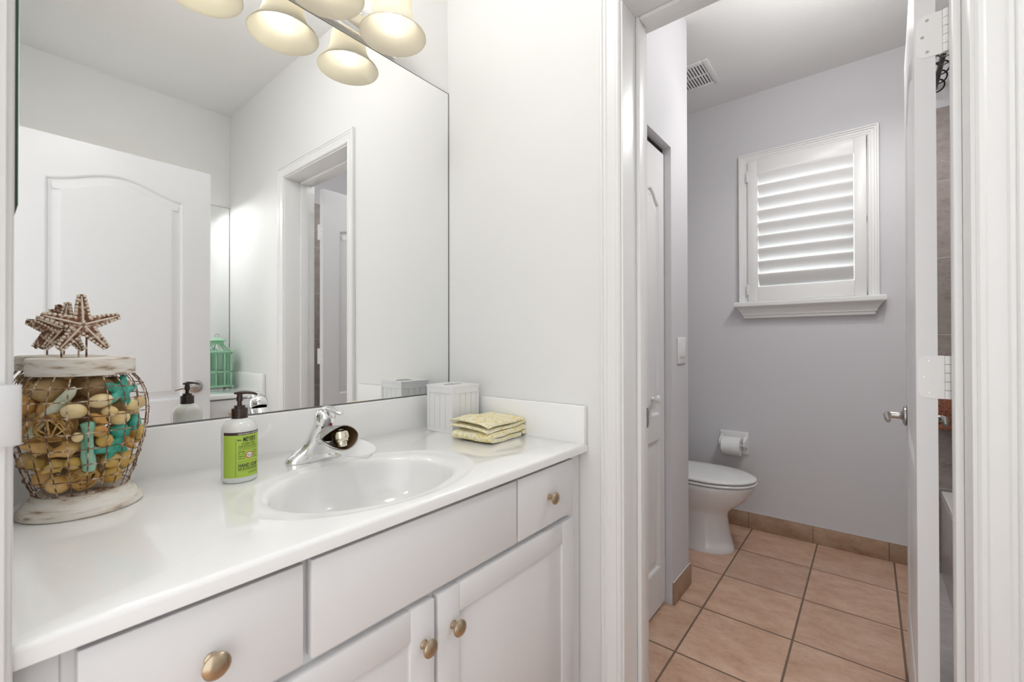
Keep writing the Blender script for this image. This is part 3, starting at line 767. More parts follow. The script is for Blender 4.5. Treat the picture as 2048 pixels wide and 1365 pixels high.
def cyl(a, z, r): return (SX + r * math.cos(LB + a), SY + r * math.sin(LB + a), CT + z)
def wrap(a0, a1, z0, z1, r, n=40):
    R = [[cyl(a0 + (a1 - a0) * i / n, z0, r) for i in range(n + 1)], [cyl(a0 + (a1 - a0) * i / n, z1, r) for i in range(n + 1)]]
    return MB().rings(R, False, False, closed=False)
AW = math.radians(86)
lab = wrap(-AW, AW, 0.0125, 0.1005, SR + 0.0003).build('label', GREENL, t)
S(lab, 'lime green front label')
S(wrap(-AW, AW, 0.1005, 0.1065, SR + 0.0003).build('label_band', mat('brown_band', srgb(56, 34, 34), 0.45), t), 'dark brown band on top of the label')
def text_verts(s_, size, bold=0.0, spacing=1.0, align='CENTER'):
    cu = bpy.data.curves.new('txt', 'FONT'); cu.body = s_; cu.size = size; cu.align_x = align
    cu.space_character = spacing; cu.offset = bold; cu.resolution_u = 3
    ob = bpy.data.objects.new('txt', cu); COL.objects.link(ob)
    bpy.context.view_layer.update()
    dg = bpy.context.evaluated_depsgraph_get(); me = bpy.data.meshes.new_from_object(ob.evaluated_get(dg))
    V = [v.co.copy() for v in me.vertices]; F = [tuple(p.vertices) for p in me.polygons]
    bpy.data.objects.remove(ob); bpy.data.curves.remove(cu); bpy.data.meshes.remove(me)
    return V, F
def put(mb, s_, x, z, size, bold=0.0, spacing=1.0, width=None, align='CENTER', r=SR + 0.0006):
    V, F = text_verts(s_, size, bold, spacing, align)
    if width:
        w0 = max(v.x for v in V) - min(v.x for v in V); k = width / w0
    else: k = 1
    mb.add([cyl((x + v.x * k) / SR, z + v.y, r) for v in V], F)
ink = MB()
put(ink, "Mrs.", -0.0175, 0.0888, 0.0050, 0.00012, width=0.0075)
put(ink, "MEYER'S", 0.0020, 0.0868, 0.0135, 0.00035, 1.05, width=0.0265)
put(ink, "CLEAN DAY", 0.0005, 0.0800, 0.0062, 0.00015, 1.3, width=0.0290)
put(ink, "AROMATHERAPEUTIC HOUSEHOLD", 0.0000, 0.0758, 0.0034, 0.00005, width=0.0390)
put(ink, "Cleaning hands and hearts around and on", 0.0000, 0.0728, 0.0030, 0.0, width=0.0390)
put(ink, "tough on dirt and grime, thanks to lemon", 0.0000, 0.0698, 0.0030, 0.0, width=0.0390)
for i, (a_, b_) in enumerate((("LEMON VERBENA", "made with"), ("for  a  light", "essential"), ("SCENT and", "oils for a"), ("olive oil. For", "GOOD CLEAN"))):
    put(ink, a_, -0.0135, 0.0645 - 0.0046 * i, 0.0033, 0.00006, width=0.0125)
    put(ink, b_, 0.0140, 0.0645 - 0.0046 * i, 0.0033, 0.00006, width=0.0110)
put(ink, "HAND SOAP", 0.0005, 0.0335, 0.0105, 0.0003, 1.08, width=0.0400)
put(ink, "MADE WITH OLIVE OIL & ALOE VERA", 0.0005, 0.0280, 0.0042, 0.00012, width=0.0400)
put(ink, "12.5 fl oz (370 mL)", 0.0095, 0.0195, 0.0046, 0.00005, width=0.0215)
for z in (0.0450, 0.0318, 0.0258):
    k = wrap(-0.0205 / SR, 0.0215 / SR, z, z + 0.0004, SR + 0.0006, 16); ink.add(k.v, k.f)
k = wrap(-0.0245 / SR, -0.0240 / SR, 0.014, 0.094, SR + 0.0006, 1); ink.add(k.v, k.f)
S(ink.build('label_print', BLACKI, lab, smooth=False), 'dark printed lettering')
cir = MB(); n = 32
def disc(mb, x, z, r0_, r1_, rr):
    R = [[cyl((x + r_ * math.cos(2 * PI * i / n)) / SR, z + r_ * math.sin(2 * PI * i / n), rr) for i in range(n)] for r_ in (r0_, r1_)]
    mb.rings(R, False, False)
disc(cir, 0.0008, 0.0575, 0.0055, 0.0074, SR + 0.0007)
S(cir.build('seal_ring', mat('orange_ink', srgb(200, 110, 70), 0.5), lab), 'orange ring of the round seal')
cir = MB(); disc(cir, 0.0008, 0.0575, 0.0001, 0.0056, SR + 0.00065)
S(cir.build('seal', mat('white_ink', (0.8, 0.8, 0.8), 0.5), lab), 'white round seal')
cir = MB(); put(cir, "LEMON", 0.0008, 0.0570, 0.0034, 0.00006, width=0.0095, r=SR + 0.0009); put(cir, "VERBENA", 0.0008, 0.0545, 0.0020, 0.00002, width=0.0075, r=SR + 0.0009)
cir.build('seal_print', mat('blue_ink', srgb(60, 110, 130), 0.5), lab)
wi = MB(); put(wi, "HARDWORKING HOMEKEEPING", 0.002, 0.1019, 0.0038, 0.00012, 1.15, width=0.044)
wi.build('band_print', mat('pale_ink', (0.75, 0.73, 0.68), 0.5), t, smooth=False)

# ------------------------------------------------------------------ tissue box cover
TX0, TX1, TY0, TY1, TH = -0.166, -0.043, -0.200, -0.076, 0.154
t = thing('tissue_box_cover', 'white slatted wooden tissue box cover in the vanity corner', 'tissue box', ((TX0 + TX1) / 2, (TY0 + TY1) / 2, CT))
WBOX = add_bump(mat('white_wood', (0.80, 0.80, 0.80), 0.45), 40, 0.05, 0.001, stretch=(1, 1, 0.1))
m = MB(); e = 0.004
for bx_ in ((TX0 + e, TX1 - e, TY0 + e, TY0 + e + 0.005), (TX0 + e, TX1 - e, TY1 - e - 0.005, TY1 - e), (TX0 + e, TX0 + e + 0.005, TY0 + e + 0.005, TY1 - e - 0.005), (TX1 - e - 0.005, TX1 - e, TY0 + e + 0.005, TY1 - e - 0.005)):
    m.box(*bx_, CT + 0.0005, CT + TH - 0.0085)
wf, gp = 0.014, 0.0014
for side in range(4):
    ln = (TX1 - TX0) if side % 2 == 0 else (TY1 - TY0)
    def pl(a0, a1, z0, z1, d):
        if side == 0: m.box(TX0 + a0, TX0 + a1, TY0 + e - d, TY0 + e + 0.001, z0, z1)
        if side == 2: m.box(TX0 + a0, TX0 + a1, TY1 - e - 0.001, TY1 - e + d, z0, z1)
        if side == 1: m.box(TX0 + e - d, TX0 + e + 0.001, TY0 + a0, TY0 + a1, z0, z1)
        if side == 3: m.box(TX1 - e - 0.001, TX1 - e + d, TY0 + a0, TY0 + a1, z0, z1)
    q_ = e + 0.001 if side % 2 else 0.0
    pl(q_, 0.010, CT, CT + TH - 0.008, e); pl(ln - 0.010, ln - q_, CT, CT + TH - 0.008, e)
    pl(0.010, ln - 0.010, CT + TH - 0.026, CT + TH - 0.008, e); pl(0.010, ln - 0.010, CT, CT + 0.013, e)
    n_ = 4; w_ = (ln - 0.020) / n_
    for i in range(n_):
        pl(0.010 + i * w_ + gp / 2, 0.010 + (i + 1) * w_ - gp / 2, CT + 0.013, CT + TH - 0.026, 0.0022)
m.build('slatted_sides', WBOX, t, bevel=0.0004, segs=1)
cx_, cy_ = (TX0 + TX1) / 2, (TY0 + TY1) / 2
hole = [(cx_ + 0.036 * math.cos(2 * PI * i / 40), cy_ - 0.024 * math.sin(2 * PI * i / 40)) for i in range(40)]
sq = [(TX0 - 0.001, TY0 - 0.001), (TX1 + 0.001, TY0 - 0.001), (TX1 + 0.001, TY1 + 0.001), (TX0 - 0.001, TY1 + 0.001)]
tri = tessellate_polygon([[Vector((a, b_, 0)) for a, b_ in sq], [Vector((a, b_, 0)) for a, b_ in hole]])
m = MB()
for z in (CT + TH - 0.008, CT + TH): m.add([(a, b_, z) for a, b_ in sq + hole], tri)
for l in (sq, hole): m.rings([[(a, b_, CT + TH - 0.008) for a, b_ in l], [(a, b_, CT + TH) for a, b_ in l]], False, False)
m.build('top', WBOX, t, angle=30)

# ------------------------------------------------------------------ folded wash cloths
CLOTH = mat('yellow_floral_terry', (0.8, 0.75, 0.5), 0.95)
noise_mix(CLOTH, [srgb(232, 210, 140), srgb(240, 230, 180), srgb(246, 243, 226), srgb(240, 222, 160)], 60, 3, 0.36, 0.64)
N, L, b = nodes(CLOTH)
nz = N.new('ShaderNodeTexNoise'); nz.inputs['Scale'].default_value = 900; bpn = N.new('ShaderNodeBump'); bpn.inputs['Strength'].default_value = 0.7; bpn.inputs['Distance'].default_value = 0.0015
tcn = N.new('ShaderNodeTexCoord'); L.new(tcn.outputs['Object'], nz.inputs['Vector']); L.new(nz.outputs['Fac'], bpn.inputs['Height']); L.new(bpn.outputs[0], b.inputs['Normal'])
def cloth_mb(centre, th, depth, org, ang, seed, zfun=None, flare=0.0):
    """centre: polyline (s, z) of the folded sheet's middle; extruded across the depth"""
    pts = [Vector(p) for p in centre]; fine = []
    for i in range(len(pts) - 1):
        for k in range(4): fine.append(pts[i].lerp(pts[i + 1], k / 4))
    fine.append(pts[-1])
    for _ in range(4):
        fine = [fine[0]] + [(fine[i - 1] + fine[i] * 2 + fine[i + 1]) / 4 for i in range(1, len(fine) - 1)] + [fine[-1]]
    up, dn_ = [], []
    for i, p in enumerate(fine):
        tg = (fine[min(i + 1, len(fine) - 1)] - fine[max(i - 1, 0)]).normalized(); nr = Vector((-tg.y, tg.x))
        up.append(p + nr * th / 2); dn_.append(p - nr * th / 2)
    tip0 = fine[0] - (fine[1] - fine[0]).normalized() * th * 0.4; tip1 = fine[-1] + (fine[-1] - fine[-2]).normalized() * th * 0.4
    loop = [tip0] + up + [tip1] + list(reversed(dn_))
    ca, sa = math.cos(ang), math.sin(ang); R = []; ND = 16
    for j in range(ND + 1):
        tt = j / ND; y = (tt - 0.5) * depth; ring = []
        edge = 1 - 0.10 * (abs(2 * tt - 1) ** 6)
        for p in loop:
            w_ = noise.noise(Vector((p.x * 22 + seed, y * 22, p.y * 30))) * 0.0022
            s_ = p.x + noise.noise(Vector((y * 14, seed, 3))) * 0.006
            z = max(p.y * edge + w_ + (zfun(p.x, y) if zfun else 0), 0.0006)
            ring.append((org[0] + s_ * ca - y * sa, org[1] + s_ * sa + y * ca, org[2] + z))
        R.append(ring)
    return MB().rings(R)
# lower cloth: a thick fold, closed on the left, curling at the right end
cl = [(0.060, 0.0075), (0.0, 0.0078), (-0.070, 0.008), (-0.088, 0.010), (-0.092, 0.0165), (-0.088, 0.023), (-0.070, 0.0255), (0.0, 0.025), (0.055, 0.026), (0.082, 0.030), (0.096, 0.0225), (0.088, 0.011), (0.074, 0.012)]
o = cloth_mb(cl, 0.0135, 0.150, (-0.117, -0.318, CT + 0.0008), math.radians(5), 1.0).build('wash_cloth', CLOTH, None, angle=80)
S(o, 'folded yellow and white cloth lying on the vanity top, the lower one', 'towel', 'folded cloths in the vanity corner')
cl = [(-0.092, 0.0415), (-0.05, 0.0425), (0.0, 0.0405), (0.05, 0.0405), (0.084, 0.0440), (0.097, 0.0510), (0.086, 0.0565), (0.045, 0.0545), (0.0, 0.0565), (-0.05, 0.0600), (-0.090, 0.0590)]
o = cloth_mb(cl, 0.0068, 0.150, (-0.121, -0.313, CT + 0.0008), math.radians(2), 5.0, lambda s_, y: (0.007 * math.exp(-((s_ + 0.01) / 0.08) ** 2) * (0.5 + 0.5 * math.sin(max(-1.0, min(y / 0.07, 1.0)) * PI / 2)) - 0.004 * max(0, -y / 0.075) * max(0, -s_ / 0.09))).build('wash_cloth', CLOTH, None, angle=80)
S(o, 'folded yellow and white cloth lying on top of another', 'towel', 'folded cloths in the vanity corner')

# ------------------------------------------------------------------ wire jar with beach finds
JX, JY = -1.012, -0.140
UR = Vector((0.994, -0.116, 0)); UF = Vector((-0.116, -0.994, 0))    # right / front as one faces the jar
def jl(u, w_, z): return Vector((JX, JY, z)) + UR * u + UF * w_
WASH = mat('whitewashed_wood', (0.8, 0.78, 0.74), 0.6)
noise_mix(WASH, [srgb(140, 112, 84), srgb(214, 204, 190), srgb(226, 222, 214), srgb(228, 225, 218)], 9, 8, 0.34, 0.66, stretch=(2.2, 2.2, 16))
WIRE = mat('rusty_white_wire', (0.5, 0.4, 0.3), 0.6)
noise_mix(WIRE, [srgb(84, 52, 34), srgb(130, 94, 66), srgb(216, 200, 178)], 110, 3, 0.38, 0.62)
t = thing('wire_jar', 'rusty wire jar with whitewashed base and lid, full of beach finds', 'jar', (JX, JY, CT))
m = MB().lathe([(0.0, 0.0005), (0.0805, 0.0005), (0.083, 0.003), (0.0825, 0.009), (0.079, 0.014), (0.0755, 0.019), (0.070, 0.026), (0.065, 0.030), (0.0635, 0.033), (0.060, 0.035), (0.0, 0.0352)], (JX, JY, CT), (0, 0, 1), 64, False, False)
m.build('base', WASH, t)
WP = [(0.0615, 0.0355), (0.0695, 0.055), (0.0775, 0.085), (0.0845, 0.115), (0.0890, 0.140), (0.0912, 0.163), (0.0905, 0.185), (0.0865, 0.206), (0.0790, 0.224), (0.068, 0.2385)]
def wr(z):
    z -= CT
    for (r0_, z0), (r1_, z1) in zip(WP, WP[1:]):
        if z0 <= z <= z1: return r0_ + (r1_ - r0_) * (z - z0) / (z1 - z0)
    return WP[0][0] if z < CT + 0.1 else WP[-1][0]
m = MB()
NV = 22
for i in range(NV):
    a_ = 2 * PI * i / NV + 0.1
    m.tube([(JX + r * math.cos(a_), JY + r * math.sin(a_), CT + z) for r, z in WP], 0.0009, 6)
for z in (0.0375, 0.062, 0.089, 0.116, 0.143, 0.170, 0.196, 0.218):
    r = wr(CT + z) + 0.0016
    m.tube([(JX + r * math.cos(2 * PI * i / 56), JY + r * math.sin(2 * PI * i / 56), CT + z + 0.0006 * math.sin(i * 1.7)) for i in range(56)], 0.00095, 6, closed=True)
m.build('wire_cage', WIRE, t)
lid = MB().lathe([(0.0, 0.268), (0.069, 0.268), (0.0715, 0.266), (0.0720, 0.262), (0.0720, 0.240), (0.0715, 0.2375), (0.066, 0.237), (0.0, 0.237)], (JX, JY, CT), (0, 0, 1), 56, False, False).build('lid', WASH, t)
STARW = mat('star_white', srgb(226, 214, 196), 0.6); STARB = mat('star_brown', srgb(112, 66, 42), 0.7)
noise_mix(STARB, [srgb(84, 46, 30), srgb(130, 84, 58), srgb(216, 202, 184)], 140, 3, 0.36, 0.64)
def star_mb(c, U, V, R, th, rot, bumps=False, arm=0.42):
    """five-armed star in the plane U,V; N = U x V is its front"""
    c, U, V = Vector(c), Vector(U).normalized(), Vector(V).normalized(); Nn = U.cross(V).normalized()
    m = MB(); nA = 80
    def rad(q):
        ph = ((q - rot) / (2 * PI) * 5) % 1.0
        d = abs(ph - (1 if ph > 0.5 else 0)) * 2 * PI / 5      # angle from nearest arm axis
        w_ = R * arm * 0.58                                   # half width of an arm at its root
        x = R * 0.98
        # arm: tapered strip with a round tip
        best = 0.0
        for k in range(60):
            rr = R * (k + 1) / 60
            hw = w_ * (1 - (rr / R) ** 1.5 * 0.62) * (1 if rr < 0.93 * R else math.sqrt(max(1 - ((rr - 0.93 * R) / (0.07 * R)) ** 2, 0)))
            if rr * math.sin(d) <= hw: best = max(best, rr * 1.0) if d < 0.9 else best
            else: break
        return max(best, R * 0.24)
    qs = [2 * PI * i / nA for i in range(nA)]
    rs = [rad(q) for q in qs]
    def axd(q):
        ph = ((q - rot) / (2 * PI) * 5) % 1.0
        return abs(ph - (1 if ph > 0.5 else 0)) * 2 * PI / 5
    for sgn in (1, -1):
        Rg = []
        for k, hgt in ((1.0, 0.0), (0.93, 0.55), (0.8, 0.85), (0.6, 1.0), (0.35, 1.1), (0.08, 1.2)):
            Rg.append([c + U * (r * k * math.cos(q)) + V * (r * k * math.sin(q)) + Nn * (sgn * th * hgt * (1.0 - 0.45 * min(r * k / R, 1)) * (1 if sgn > 0 else 0.4)) for q, r in zip(qs, rs)])
        m.rings(Rg, False, True)
    if bumps:
        m.cur = 1
        for a5 in range(5):
            ax_ = rot + a5 * 2 * PI / 5
            for k in range(8):
                rr = R * (0.12 + 0.115 * k); wv = R * arm * 0.58 * (1 - (rr / R) ** 1.5 * 0.62)
                for off in ((-0.72, 0.72) if k else (0,)):
                    d = U * (rr * math.cos(ax_) - off * wv * math.sin(ax_)) + V * (rr * math.sin(ax_) + off * wv * math.cos(ax_))
                    m.ball(c + d + Nn * (th * 0.62 * (1.0 - 0.5 * rr / R)), R * 0.050, n=8, m=6)
            m.tube([c + (U * math.cos(ax_) + V * math.sin(ax_)) * (R * s_) + Nn * th * (1.05 - 0.6 * s_) for s_ in (0.05, 0.3, 0.6, 0.92)], [R * 0.035, R * 0.035, R * 0.03, R * 0.015], 6)
    return m
def rotd(deg): return math.radians(deg)
UZ = Vector((0, 0, 1))
F2 = (UF * 1.0 + UR * 0.15).normalized(); R2 = F2.cross(UZ) * -1
R2 = UZ.cross(F2).normalized()
st = star_mb(jl(-0.001, 0.020, 1.146), R2, UZ, 0.0545, 0.006, rotd(92), True).build('starfish', [STARB, STARW], lid, angle=50)
F3 = (UF * 1.0 - UR * 0.55).normalized(); R3 = UZ.cross(F3).normalized()
st2 = star_mb(jl(-0.022, -0.012, 1.140), R3, UZ, 0.0480, 0.005, rotd(86), True).build('starfish', [STARB, STARW], lid, angle=50)
m = MB()
for u, w_, z in ((0.004, 0.014, 1.146), (-0.028, -0.016, 1.140), (-0.006, -0.010, 1.130)):
    m.tube([jl(u, w_, CT + 0.266), jl(u, w_, z)], 0.0014, 8)
m.build('star_stem', WIRE, lid)

# contents (each a thing of its own)
TAN = noise_mix(mat('tan_nut', srgb(170, 140, 96), 0.55), [srgb(140, 108, 66), srgb(184, 152, 104), srgb(196, 168, 122)], 30, 5)
PUMICE = noise_mix(mat('brown_gourd', srgb(150, 122, 84), 0.5), [srgb(128, 98, 60), srgb(166, 138, 96), srgb(184, 158, 118)], 22, 5)
CREAM = noise_mix(mat('cream_nut', srgb(222, 196, 138), 0.5), [srgb(204, 172, 108), srgb(226, 200, 144), srgb(234, 214, 170)], 26, 4)
YELLOW = noise_mix(mat('yellow_nut', srgb(204, 170, 90), 0.5), [srgb(178, 138, 62), srgb(208, 172, 92), srgb(222, 192, 120)], 24, 4)
ORANGE = noise_mix(mat('orange_shell', srgb(206, 156, 84), 0.45), [srgb(178, 122, 58), srgb(212, 164, 90), srgb(228, 190, 128)], 24, 4)
TEAL = noise_mix(mat('teal_dye', srgb(48, 148, 128), 0.4), [srgb(24, 116, 100), srgb(46, 152, 130), srgb(98, 186, 168)], 34, 4)
TEALP = noise_mix(mat('pale_teal_wood', srgb(140, 190, 164), 0.7), [srgb(78, 140, 118), srgb(138, 190, 164), srgb(168, 206, 182)], 40, 5, stretch=(1.5, 1.5, 0.35))
MINT = noise_mix(mat('mint_grey_wood', srgb(198, 206, 180), 0.7), [srgb(172, 184, 156), srgb(204, 210, 186), srgb(218, 220, 200)], 30, 5)
VINE = noise_mix(mat('vine', srgb(186, 144, 80), 0.6), [srgb(150, 108, 54), srgb(194, 152, 86), srgb(212, 178, 116)], 60, 3)
GRP = 'beach finds inside the wire jar'
def find(name, mb, m_, label, cat, smooth=True):
    return S(mb.build(name, m_, None, angle=60), label, cat, GRP)
def rotm(ax, ay, az): return Matrix.Rotation(az, 3, 'Z') @ Matrix.Rotation(ay, 3, 'Y') @ Matrix.Rotation(ax, 3, 'X')
QZ = math.atan2(UR.y, UR.x)
def egg(u, w_, z, a_, b_, c_, tilt_=0.0, **kw):
    return MB().ball(jl(u, w_, z), a_, b_, c_, 24, 16, rot=Matrix.Rotation(QZ, 3, 'Z') @ Matrix.Rotation(tilt_, 3, 'Y'), **kw)
def spindle(u0, w0, z0, u1, w1, z1, prof, n=16, wob=0.0, seed=0):
    a_, b_ = jl(u0, w0, z0), jl(u1, w1, z1); pts, rad = [], []
    for s_, r in prof:
        p_ = a_.lerp(b_, s_)
        if wob: p_ += Vector((noise.noise(Vector((s_ * 5, seed, 0))), noise.noise(Vector((s_ * 5, seed, 9))), 0)) * wob
        pts.append(p_); rad.append(r)
    return MB().tube(pts, rad, n)
find('gourd_ball', egg(-0.038, 0.026, 1.0335, 0.0275, 0.026, 0.0215, wob=0.06, seed=1), TAN, 'large tan gourd ball at top left of the jar', 'gourd')
find('gourd_ball', egg(0.018, 0.038, 1.0345, 0.0225, 0.020, 0.0205, wob=0.06, seed=2), PUMICE, 'large brown gourd ball under the jar lid, right of the tan one', 'gourd')
find('driftwood', spindle(-0.066, 0.047, 0.958, -0.010, 0.068, 1.040, [(0, 0.003), (0.06, 0.0055), (0.25, 0.0065), (0.5, 0.0075), (0.72, 0.0085), (0.88, 0.0075), (0.97, 0.004), (1, 0.001)], wob=0.004, seed=3), MINT, 'pale mint driftwood stick slanting across the upper left of the jar', 'driftwood')
def vine_mb(c, R, seed, n=26):
    rnd = random.Random(seed); m = MB(); c = Vector(c)
    for k in range(n):
        ax_ = Vector((rnd.uniform(-1, 1), rnd.uniform(-1, 1), rnd.uniform(-1, 1))).normalized()
        q = Vector((0, 0, 1)).rotation_difference(ax_); rr = R * rnd.uniform(0.93, 1.0); off = rnd.uniform(-0.25, 0.25) * R
        r_ = math.sqrt(max(rr * rr - off * off, 0))
        m.tube([c + q @ Vector((r_ * math.cos(2 * PI * i / 22), r_ * math.sin(2 * PI * i / 22), off)) for i in range(22)], 0.0014, 5, closed=True)
    return m
find('vine_ball', vine_mb(jl(-0.033, 0.049, 0.976), 0.0265, 4), VINE, 'loosely woven vine ball at left in the jar, below the mint stick', 'vine ball')
find('vine_ball', vine_mb(jl(0.000, 0.043, 0.882), 0.0215, 5), VINE, 'woven vine ball at the very bottom of the jar', 'vine ball')
EGGS = [  # u, w, z, rx, ry, rz, tilt, material, label
 (0.021, 0.066, 1.014, 0.0145, 0.012, 0.0105, -0.2, CREAM, 'long cream nut just below the brown gourd ball'),
 (-0.011, 0.071, 1.000, 0.0145, 0.011, 0.0110, 0.1, CREAM, 'cream nut above the vine ball at the centre of the jar'),
 (0.033, 0.065, 0.994, 0.0100, 0.009, 0.0085, 0.0, CREAM, 'small cream nut touching the teal starfish from below'),
 (0.046, 0.061, 0.981, 0.0130, 0.0105, 0.0105, -0.15, CREAM, 'pale cream nut above the teal stones'),
 (0.063, 0.044, 1.000, 0.0105, 0.0095, 0.0100, 0.0, CREAM, 'round cream nut at the right side of the jar'),
 (0.076, 0.022, 1.003, 0.0085, 0.0085, 0.0100, 0.0, CREAM, 'cream nut against the right edge of the jar'),
 (0.0265, 0.071, 0.945, 0.0105, 0.0095, 0.0105, 0.2, YELLOW, 'round split nut right of the mint post'),
 (-0.012, 0.072, 0.912, 0.0090, 0.0085, 0.0095, 0.2, YELLOW, 'small yellow nut left of the foot of the mint post'),
 (-0.0065, 0.077, 0.957, 0.0065, 0.0055, 0.0075, 0.0, CREAM, 'tiny cream nut half behind the mint post'),
 (0.036, 0.053, 0.906, 0.0125, 0.0105, 0.0115, 0.5, YELLOW, 'yellow nut low at right in the jar, under the lower starfish'),
 (0.036, 0.042, 0.879, 0.0135, 0.012, 0.0130, 0.0, YELLOW, 'large yellow nut at bottom right beside the lower vine ball'),
 (-0.030, 0.040, 0.876, 0.0140, 0.013, 0.0135, 0.3, ORANGE, 'tan nut at bottom left of the lower vine ball'),
 (-0.047, 0.024, 0.886, 0.0130, 0.012, 0.0140, 0.0, ORANGE, 'tan nut at the lower left edge of the jar'),
 (0.054, 0.030, 0.903, 0.0115, 0.010, 0.0140, 0.0, YELLOW, 'yellow nut at the lower right edge of the jar'),
 (0.0205, 0.062, 0.963, 0.0090, 0.008, 0.0090, 0.0, ORANGE, 'orange nut behind the top of the mint post'),
 (-0.066, 0.022, 0.918, 0.0105, 0.010, 0.0130, 0.0, TAN, 'tan nut behind the shells at the left edge'),
 (-0.070, 0.020, 1.010, 0.0120, 0.012, 0.0150, 0.0, ORANGE, 'orange nut at the upper left edge of the jar'),
 (0.070, 0.006, 0.946, 0.0120, 0.012, 0.0200, 0.0, YELLOW, 'tall yellow nut at the right edge behind the teal stones'),
]
def fitw(u, w_, z, r):
    return math.sqrt(max((wr(z) - 0.0025 - r) ** 2 - u * u, 0.0)) if w_ > 0.025 else w_
for u, w_, z, a_, b_, c_, tl, mm, lb in EGGS:
    a_, b_, c_ = a_ * 1.14, b_ * 1.10, c_ * 1.14
    w_ = fitw(u, w_, z, b_)
    find('dried_nut', egg(u, w_, z, a_, b_, c_, tl, wob=0.05, seed=u * 99), mm, lb, 'nut')
find('teal_starfish', star_mb(jl(0.048, 0.051, 1.028), (UR * 0.8 - UF * 0.65), (UZ - UF * 0.42), 0.0320, 0.008, rotd(80), False, 0.58), TEAL, 'teal starfish at upper right of the jar', 'starfish')
find('teal_starfish', star_mb(jl(0.035, 0.063, 0.932), (UR * 0.9 - UF * 0.45), (UZ + UF * 0.28), 0.0280, 0.007, rotd(45), False, 0.62), TEAL, 'teal starfish at lower right of the jar, right of the mint post', 'starfish')
find('teal_stone', egg(0.046, fitw(0.046, 1, 0.957, 0.010), 0.957, 0.0150, 0.010, 0.0125, 0.0, wob=0.1, seed=8), TEAL, 'teal stone under the pale cream nut', 'stone')
find('teal_stone', egg(0.067, fitw(0.067, 1, 0.968, 0.010), 0.968, 0.0100, 0.0100, 0.0150, 0.1, wob=0.1, seed=9), TEAL, 'upright teal stone at the right side of the jar', 'stone')
m = spindle(0.005, 0.0785, 0.980, 0.007, 0.064, 0.895, [(0, 0.0075), (0.02, 0.0095), (0.12, 0.0088), (0.3, 0.0078), (0.5, 0.0082), (0.7, 0.0094), (0.9, 0.0092), (0.98, 0.0082), (1, 0.005)], wob=0.002, seed=5)
find('driftwood', m, TEALP, 'upright mint green driftwood post at the front of the jar', 'driftwood')
def shell_mb(c, ax_, L_, r, seed):
    """whorled conch: rounded spire with a pointed tip"""
    ax_ = Vector(ax_).normalized(); q = Vector((0, 0, 1)).rotation_difference(ax_); c = Vector(c); R = []
    for k in range(19):
        s_ = k / 18; ring = []
        base = r * (math.sin(min(s_ * 1.55 + 0.12, 1.67)) if s_ < 0.5 else 1.0 - ((s_ - 0.5) / 0.5) ** 0.9 * 0.97)
        for i in range(20):
            a_ = 2 * PI * i / 20
            w_ = 1 + 0.14 * math.cos(a_ - s_ * 15) + 0.06 * math.sin(5 * a_ + seed)
            ring.append(c + q @ Vector((base * w_ * math.cos(a_), base * w_ * 0.85 * math.sin(a_), L_ * (s_ - 0.5))))
        R.append(ring)
    return MB().rings(R)
for u, w_, z, d, L_, r, mm, lb in (
    (-0.052, 0.046, 0.940, UR * 0.8 + UZ * -0.25, 0.036, 0.0125, ORANGE, 'orange conch shell at left under the upper vine ball'),
    (-0.019, 0.062, 0.936, UR * 0.9 + UZ * 0.35, 0.038, 0.0135, ORANGE, 'big yellow conch shell left of the mint post'),
    (-0.056, 0.036, 0.912, UR * 0.6 - UZ * 0.8, 0.034, 0.0115, YELLOW, 'pointed yellow shell at the left edge, low in the jar'),
    (-0.032, 0.056, 0.909, UR * 1.0 + UZ * 0.5, 0.032, 0.0110, YELLOW, 'pale yellow shell below the big conch'),
    (0.060, 0.038, 0.932, UR * 0.5 - UZ * 0.7, 0.030, 0.0095, ORANGE, 'small orange shell at the right of the lower starfish'),
    (0.020, 0.060, 0.984, UR * 0.7 - UZ * 0.6, 0.026, 0.0085, ORANGE, 'small orange shell between the cream nuts at the centre')):
    find('sea_shell', shell_mb(jl(u, fitw(u, 1, z, r * 1.25), z), d, L_ * 1.2, r * 1.2, u * 50), mm, lb, 'shell')
# pieces deeper in the jar, showing between the others
for i, (u, w_, z, r) in enumerate(((0.0, -0.008, 0.886, 0.0295), (-0.034, -0.030, 0.900, 0.023), (0.036, -0.028, 0.903, 0.023), (-0.016, 0.008, 0.942, 0.030), (0.040, 0.004, 0.938, 0.027), (-0.050, -0.006, 0.960, 0.028), (0.0, -0.045, 0.965, 0.029), (0.010, 0.016, 0.994, 0.030), (-0.044, -0.022, 1.010, 0.029), (0.050, -0.016, 0.985, 0.028), (0.040, -0.020, 1.026, 0.027), (-0.008, -0.026, 1.028, 0.024), (-0.050, 0.008, 0.912, 0.0195), (0.050, 0.012, 0.893, 0.0165), (-0.034, 0.022, 1.002, 0.022))):
    find('gourd_ball', egg(u, w_, z, r, r * 0.95, r * 0.92, 0.0, wob=0.06, seed=30 + i), (TAN, PUMICE, ORANGE)[i % 3], 'brown gourd ball deep inside the jar, mostly hidden by other pieces', 'gourd')

